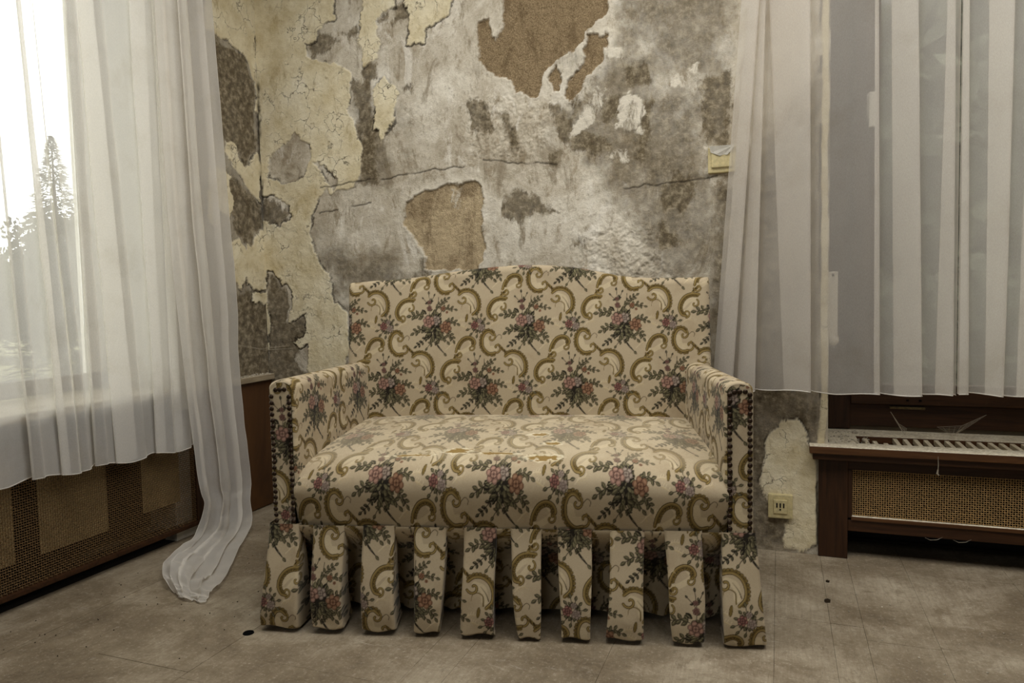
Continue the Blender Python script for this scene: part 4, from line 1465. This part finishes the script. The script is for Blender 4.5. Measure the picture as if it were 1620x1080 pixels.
# long end of curtain that hangs to the floor and trails over the boards
secs = [  # left edge, right edge, fold depth
    ((0.075, -0.665, 2.575), (0.080, -0.395, 2.575), 0.030),
    ((0.080, -0.655, 2.00), (0.082, -0.358, 2.00), 0.030),
    ((0.082, -0.645, 1.35), (0.086, -0.333, 1.35), 0.030),
    ((0.084, -0.630, 0.95), (0.085, -0.305, 0.95), 0.030),
    ((0.088, -0.610, 0.69), (0.082, -0.300, 0.69), 0.030),
    ((0.092, -0.585, 0.40), (0.090, -0.292, 0.40), 0.028),
    ((0.100, -0.575, 0.22), (0.100, -0.285, 0.20), 0.026),
    ((0.108, -0.565, 0.16), (0.122, -0.318, 0.12), 0.024),
    ((0.116, -0.600, 0.095), (0.158, -0.352, 0.045), 0.018),
    ((0.124, -0.640, 0.060), (0.195, -0.420, 0.016), 0.016),
    ((0.135, -0.715, 0.044), (0.310, -0.610, 0.016), 0.014),
    ((0.170, -0.815, 0.040), (0.430, -0.800, 0.020), 0.014),
    ((0.255, -0.900, 0.040), (0.462, -0.890, 0.024), 0.014),
    ((0.330, -0.945, 0.024), (0.480, -0.930, 0.020), 0.010),
    ((0.375, -0.965, 0.006), (0.490, -0.957, 0.006), 0.004),
]
nl = 150
Lc = np.array([curve([s[0] for s in secs], 12), curve([s[1] for s in secs], 12)])
Dc = np.interp(np.linspace(0, len(secs) - 1, Lc.shape[1]), range(len(secs)), [s[2] for s in secs])
w = np.linspace(0, 1, nl)
# uneven bunched folds: the cloth doubles over itself four times
wp = [0, 0.10, 0.16, 0.11, 0.30, 0.37, 0.30, 0.50, 0.58, 0.49, 0.72, 0.80, 0.73, 0.90, 1.0]
dp = [0, 0.3, 0.1, -0.2, -0.3, 0.5, 0.8, 0.4, -0.2, -0.6, 0.1, 0.5, -0.3, -0.1, 0.2]
sp = np.linspace(0, 1, len(wp))
ww = np.interp(w, sp, wp)
dd = np.interp(w, sp, dp)
ker = np.ones(5) / 5
ww = np.convolve(np.pad(ww, 2, 'edge'), ker, 'valid')
dd = np.convolve(np.pad(dd, 2, 'edge'), ker, 'valid')
rows = []
for i in range(Lc.shape[1]):
    Lp, Rp = Lc[0, i], Lc[1, i]
    tan = (Lc[:, min(i + 1, Lc.shape[1] - 1)] - Lc[:, max(i - 1, 0)]).mean(0)
    wid = Rp - Lp
    Lp = Lp + np.array([0.030, 0, 0])
    wid = wid + np.array([0, -0.022, 0])
    nrm = np.cross(wid, tan)
    nrm /= np.linalg.norm(nrm) + 1e-9
    if nrm[0] < 0 and abs(nrm[0]) > abs(nrm[2]):
        nrm = -nrm
    if nrm[2] < 0 and abs(nrm[2]) >= abs(nrm[0]):
        nrm = -nrm
    f = i / Lc.shape[1]
    wob = (0.008 + 0.026 * sstep(0.62, 0.8, f)) * (fbm(w * 0.6, w * 0 + f * 2.2, 6, 3, 61) - 0.5) * 2
    p = Lp[None, :] + wid[None, :] * (ww[:, None] + 0.02 * np.sin(f * 7 + w * 9)[:, None] * (w * (1 - w) * 4)[:, None]) + nrm[None, :] * (dd * Dc[i] + wob + 0.0)[:, None]
    p[:, 2] = np.maximum(p[:, 2], 0.003 + 0.004 * w)
    rows.append(p)
V = np.array(rows)
tl_ = tag(bpy.data.objects.new('curtain', None), 'long loose end of sheer curtain trailing onto floor left of the settee', 'curtain')
link(tl_)
np_mesh('voile', V.reshape(-1, 3), grid_faces(V.shape[0], nl), M_SHEER_T, tl_, True)
bm = bmesh.new()
tube(bm, [tuple(p) for p in V[-1]], 0.0018, 4)
tube(bm, [tuple(p) for p in V[:, 0]], 0.0012, 4)
tube(bm, [tuple(p) for p in V[:, -1]], 0.0012, 4)
bm_obj('hem_cord', bm, M_HEM, tl_, 0, True)


# ------------------------------------------------------------------ trees outside
def conifer(x, y, z, h, r, mat, label, seed, group):
    rg = np.random.default_rng(seed)
    t = thing('conifer_tree', label, 'tree', (x, y, z), 0, group)
    bm = bmesh.new()
    tube(bm, [(0, 0, 0), (0.02, 0, h * 0.5), (0, 0, h * 0.98)], [h * 0.022, h * 0.013, h * 0.002], 7)
    bm_obj('trunk', bm, M_BROWNV, t)
    n = 7000
    f = rg.random(n) ** 0.8
    zz_ = h * (0.06 + 0.94 * f)
    lay_ = 0.62 + 0.38 * np.abs(np.sin(f * 34 + rg.random(n) * 0.7))
    rad_ = r * (1 - f) ** 0.85 * lay_ * (0.25 + 0.75 * rg.random(n) ** 0.5)
    a = rg.random(n) * 2 * math.pi
    c = np.stack([np.cos(a) * rad_, np.sin(a) * rad_, zz_ - rad_ * 0.35 + r * 0.1], -1)
    L = h * 0.030 * (0.5 + rg.random(n)) * (0.25 + 0.9 * (1 - f))
    d = np.stack([np.cos(a), np.sin(a), -0.35 + 0.5 * rg.random(n)], -1)
    sd = np.stack([-np.sin(a), np.cos(a), 0.5 * (rg.random(n) - 0.5)], -1)
    q = np.stack([c - sd * L[:, None] * 0.35, c + sd * L[:, None] * 0.35, c + d * L[:, None] * 1.4 + sd * L[:, None] * 0.1, c + d * L[:, None] * 1.4 - sd * L[:, None] * 0.1], 1)
    o = np_mesh('foliage', q.reshape(-1, 3), np.arange(n * 4).reshape(-1, 4), mat, t, False)
    o['kind'] = 'stuff'
    return t


def broadleaf(x, y, z, h, r, mat, label, seed, group):
    rg = np.random.default_rng(seed)
    t = thing('broadleaf_tree', label, 'tree', (x, y, z), 0, group)
    bm = bmesh.new()
    tube(bm, [(0, 0, 0), (0.1, 0, h * 0.3), (0, 0.1, h * 0.7)], [h * 0.03, h * 0.022, h * 0.01], 7)
    for k in range(5):
        a = k * 1.3
        tube(bm, [(0.05, 0, h * 0.3), (math.cos(a) * r * 0.4, math.sin(a) * r * 0.4, h * 0.5), (math.cos(a) * r * 0.75, math.sin(a) * r * 0.75, h * 0.68)], [h * 0.014, h * 0.008, h * 0.003], 5)
    bm_obj('trunk', bm, M_BROWNV, t)
    n = 9000
    cl = rg.normal(0, 1, (40, 3))
    cl /= np.linalg.norm(cl, axis=1)[:, None]
    cl *= (0.35 + 0.6 * rg.random(40))[:, None]
    c = cl[rg.integers(0, 40, n)] + rg.normal(0, 0.17, (n, 3))
    c = c * np.array([r, r, h * 0.46]) + np.array([0, 0, h * 0.54])
    c[:, 2] = np.maximum(c[:, 2], 0.05)
    d = rg.normal(0, 1, (n, 3))
    d /= np.linalg.norm(d, axis=1)[:, None]
    e_ = np.cross(d, rg.normal(0, 1, (n, 3)))
    e_ /= np.linalg.norm(e_, axis=1)[:, None]
    L = (0.10 + 0.10 * rg.random(n))[:, None] * h / 6
    q = np.stack([c - d * L, c + e_ * L * 0.6, c + d * L, c - e_ * L * 0.6], 1)
    o = np_mesh('foliage', q.reshape(-1, 3), np.arange(n * 4).reshape(-1, 4), mat, t, False)
    o['kind'] = 'stuff'
    return t


M_CON = mat_leaf('conifer_green', (56, 61, 52))
M_BRD = mat_leaf('broadleaf_green', (72, 73, 62))
M_GRASS = mat_simple('meadow', (120, 118, 86), 0.95, 0.1, 0, 3, 0.3)
bm = bmesh.new()
bmesh.ops.create_grid(bm, x_segments=8, y_segments=8, size=60)
for v in bm.verts:
    v.co.z = -0.6 + 0.15 * math.sin(v.co.x * 0.2) * math.cos(v.co.y * 0.17)
gnd = bm_obj('ground', bm, M_GRASS)
tag(gnd, 'grassy ground outside the windows', None, None, 'structure')
GT = 'trees seen through the left window'
conifer(-10.0, 6.75, -0.6, 4.4, 1.15, M_CON, 'tallest dark conifer beyond the left window, near its white stile', 1, GT)
conifer(-12.5, 10.4, -0.6, 5.2, 1.4, M_CON, 'conifer beyond the left window, hidden mostly behind the opaque folds', 2, GT)
broadleaf(-14.0, 7.6, -0.6, 2.9, 1.3, M_BRD, 'low hazy broadleaf tree beyond the left window, at the picture edge', 3, GT)
broadleaf(-18.0, 12.5, -0.6, 4.2, 2.0, M_BRD, 'hazy round tree farthest behind the conifers beyond the left window', 4, GT)
broadleaf(-15.0, 2.5, -0.6, 3.6, 1.6, M_BRD, 'round tree outside the left window, out to the side of the settee', 5, GT)
GR = 'trees seen through the right window'
k = 0
for (x, y, h, r, lb_) in ((3.5, 5.2, 5.6, 1.35, 'tree close outside the right window, leftmost behind the sheer panel'), (7.6, 6.0, 5.8, 1.5, 'tree outside the right window, nearest the right edge of the picture'),
                          (5.6, 11.2, 7.4, 1.75, 'taller tree in second row outside the right window'), (10.6, 11.4, 7.4, 1.8, 'tall tree in back row outside the right window, to the right'),
                          (1.0, 10.6, 6.6, 1.6, 'tree in back row outside the right window, screened by the wall')):
    broadleaf(x, y, -0.6, h, r, M_BRD, lb_, 20 + k, GR)
    k += 1

broadleaf(3.05, 2.6, -0.6, 1.7, 0.75, M_BRD, 'low bush right outside the right window, at the foot of its pane', 41, None)
broadleaf(5.2, 2.9, -0.6, 1.7, 0.8, M_BRD, 'low bush outside the right window, off to the right of the frame', 42, None)

# ------------------------------------------------------------------ cobwebs
def cobweb(name, label, A, B, C, sag, n=16, seed=1):
    """thread web slung between two upper anchors and one lower point"""
    rg = random.Random(seed)
    A, B, C = Vector(A), Vector(B), Vector(C)
    bm = bmesh.new()
    for i in range(n + 1):
        t = i / n
        top = A.lerp(C, t)
        other = B.lerp(C, t)
        m = (top + other) / 2 + Vector((0, -0.004, -sag * (1 - t)))
        tube(bm, [top, top.lerp(m, 0.6), m, other.lerp(m, 0.6), other], 0.00028 if i else 0.0007, 3)
    for i in range(9):
        t = i / 8
        p = A.lerp(B, t) + Vector((0, 0, -sag * 4 * t * (1 - t)))
        tube(bm, [p, p.lerp(C, 0.5) + Vector((rg.uniform(-.004, .004), 0, rg.uniform(-.004, .004))), C], 0.0003, 3)
    o = bm_obj(name, bm, M_WEB)
    return tag(o, label, 'cobweb', None)


cobweb('cobweb', 'dusty cobweb corner slung left under the right window sash', (2.505, 0.25, 0.462), (2.56, 0.27, 0.40), (2.545, 0.20, 0.388), 0.012, 11, 3)
cobweb('cobweb', 'dusty cobweb corner slung right under the right window sash', (2.80, 0.25, 0.462), (2.655, 0.27, 0.41), (2.69, 0.21, 0.388), 0.016, 12, 4)
bm = bmesh.new()
tube(bm, [(2.600, -0.058, 0.372), (2.601, -0.059, 0.345), (2.600, -0.059, 0.322)], [0.0006, 0.0012, 0.0008], 4)
tube(bm, [(2.600, -0.059, 0.330), (2.598, -0.059, 0.318), (2.603, -0.060, 0.312)], [0.002, 0.0032, 0.0015], 5)
tag(bm_obj('hanging_dust', bm, M_WEB), 'white dust strand hanging from the front edge of the right cabinet', 'dust strand')
bm = bmesh.new()
for (x, z, L) in ((2.60, 0.094, 0.05), (2.68, 0.094, 0.05)):
    tube(bm, [(x - L / 2, -0.010, z), (x - L / 5, -0.012, z - 0.006), (x + L / 5, -0.012, z - 0.003), (x + L / 2, -0.010, z + 0.006)], [0.0003, 0.0007, 0.0008, 0.0003], 4)
tag(bm_obj('dust_thread', bm, M_WEB), 'white dust thread along the lower rail of the right cabinet', 'dust strand')
bm = bmesh.new()
tube(bm, [(0.02, -0.22, 0.725), (0.05, -0.11, 0.70), (0.10, -0.01, 0.705)], 0.0008, 3)
tube(bm, [(0.02, -0.22, 0.72), (0.06, -0.10, 0.694), (0.14, -0.008, 0.695)], 0.0006, 3)
tag(bm_obj('cobweb', bm, M_WEB), 'fine cobweb threads across the wall corner above the left sill', 'cobweb')


# ------------------------------------------------------------------ debris
def lumps(name, label, spots, mat, kind=None, cat='debris'):
    bm = bmesh.new()
    for (x, y, z, r) in spots:
        res = bmesh.ops.create_icosphere(bm, subdivisions=1, radius=r, matrix=Matrix.Translation((x, y, z + r * 0.4)))
        for v in res['verts']:
            v.co += Vector((random.uniform(-1, 1), random.uniform(-1, 1), random.uniform(-1, 0.4))) * r * 0.3
            v.co.z = max(v.co.z, z + 0.0003)
    o = bm_obj(name, bm, mat)
    return tag(o, label, cat, None, kind)


rr = random.Random(3)


def clear_of_sofa(n, rmax, xa, xb):
    out = []
    while len(out) < n:
        x, y = rr.uniform(xa, xb), rr.uniform(-1.5, -0.1)
        s = (x - 0.812) * math.cos(SA) + (y + 1.061) * math.sin(SA)
        t = -(x - 0.812) * math.sin(SA) + (y + 1.061) * math.cos(SA)
        if -0.05 < s < 1.38 and t > -0.03:
            continue
        out.append((x, y, 0, rr.uniform(0.0008, rmax)))
    return out


lumps('crumbs', 'scattered pale plaster crumbs on the floor right of the settee', clear_of_sofa(170, 0.0026, 2.2, 3.4), M_CRUMB, 'stuff')
lumps('grit', 'scattered dark grit on the floor left of the settee', clear_of_sofa(110, 0.0022, 0.1, 0.75), M_GRIT, 'stuff')
lumps('crumbs', 'plaster crumbs lying on the left sill by the corner', [(rr.uniform(0.003, 0.024), rr.uniform(-0.24, -0.02), 0.583, rr.uniform(0.0015, 0.006)) for _ in range(50)], M_CRUMB, 'stuff')
lumps('crumbs', 'dust crumbs lying on the right cabinet top near the wall edge', [(rr.uniform(2.30, 2.42), rr.uniform(0.02, 0.24), 0.385, rr.uniform(0.001, 0.004)) for _ in range(70)], M_CRUMB, 'stuff')
lumps('pebble', 'larger dark pebble on floor right of the settee', [(2.262, -0.400, 0, 0.0085)], M_GRIT, None, 'pebble')
lumps('pebble', 'smaller dark pebble on floor nearer the right cabinet', [(2.272, -0.245, 0, 0.0055)], M_GRIT, None, 'pebble')
lumps('plaster_lump', 'grey plaster lump on the right cabinet top beside the slats', [(2.385, 0.215, 0.385, 0.009)], M_CRUMB, None, 'plaster lump')
bm = bmesh.new()
bmesh.ops.create_cone(bm, cap_ends=True, segments=24, radius1=0.0150, radius2=0.0138, depth=0.002, matrix=Matrix.Translation((0.775, -1.085, 0.0012)))
tag(bm_obj('rubber_disc', bm, M_RUBBER), 'flat black rubber disc on floor left of the settee skirt', 'disc')
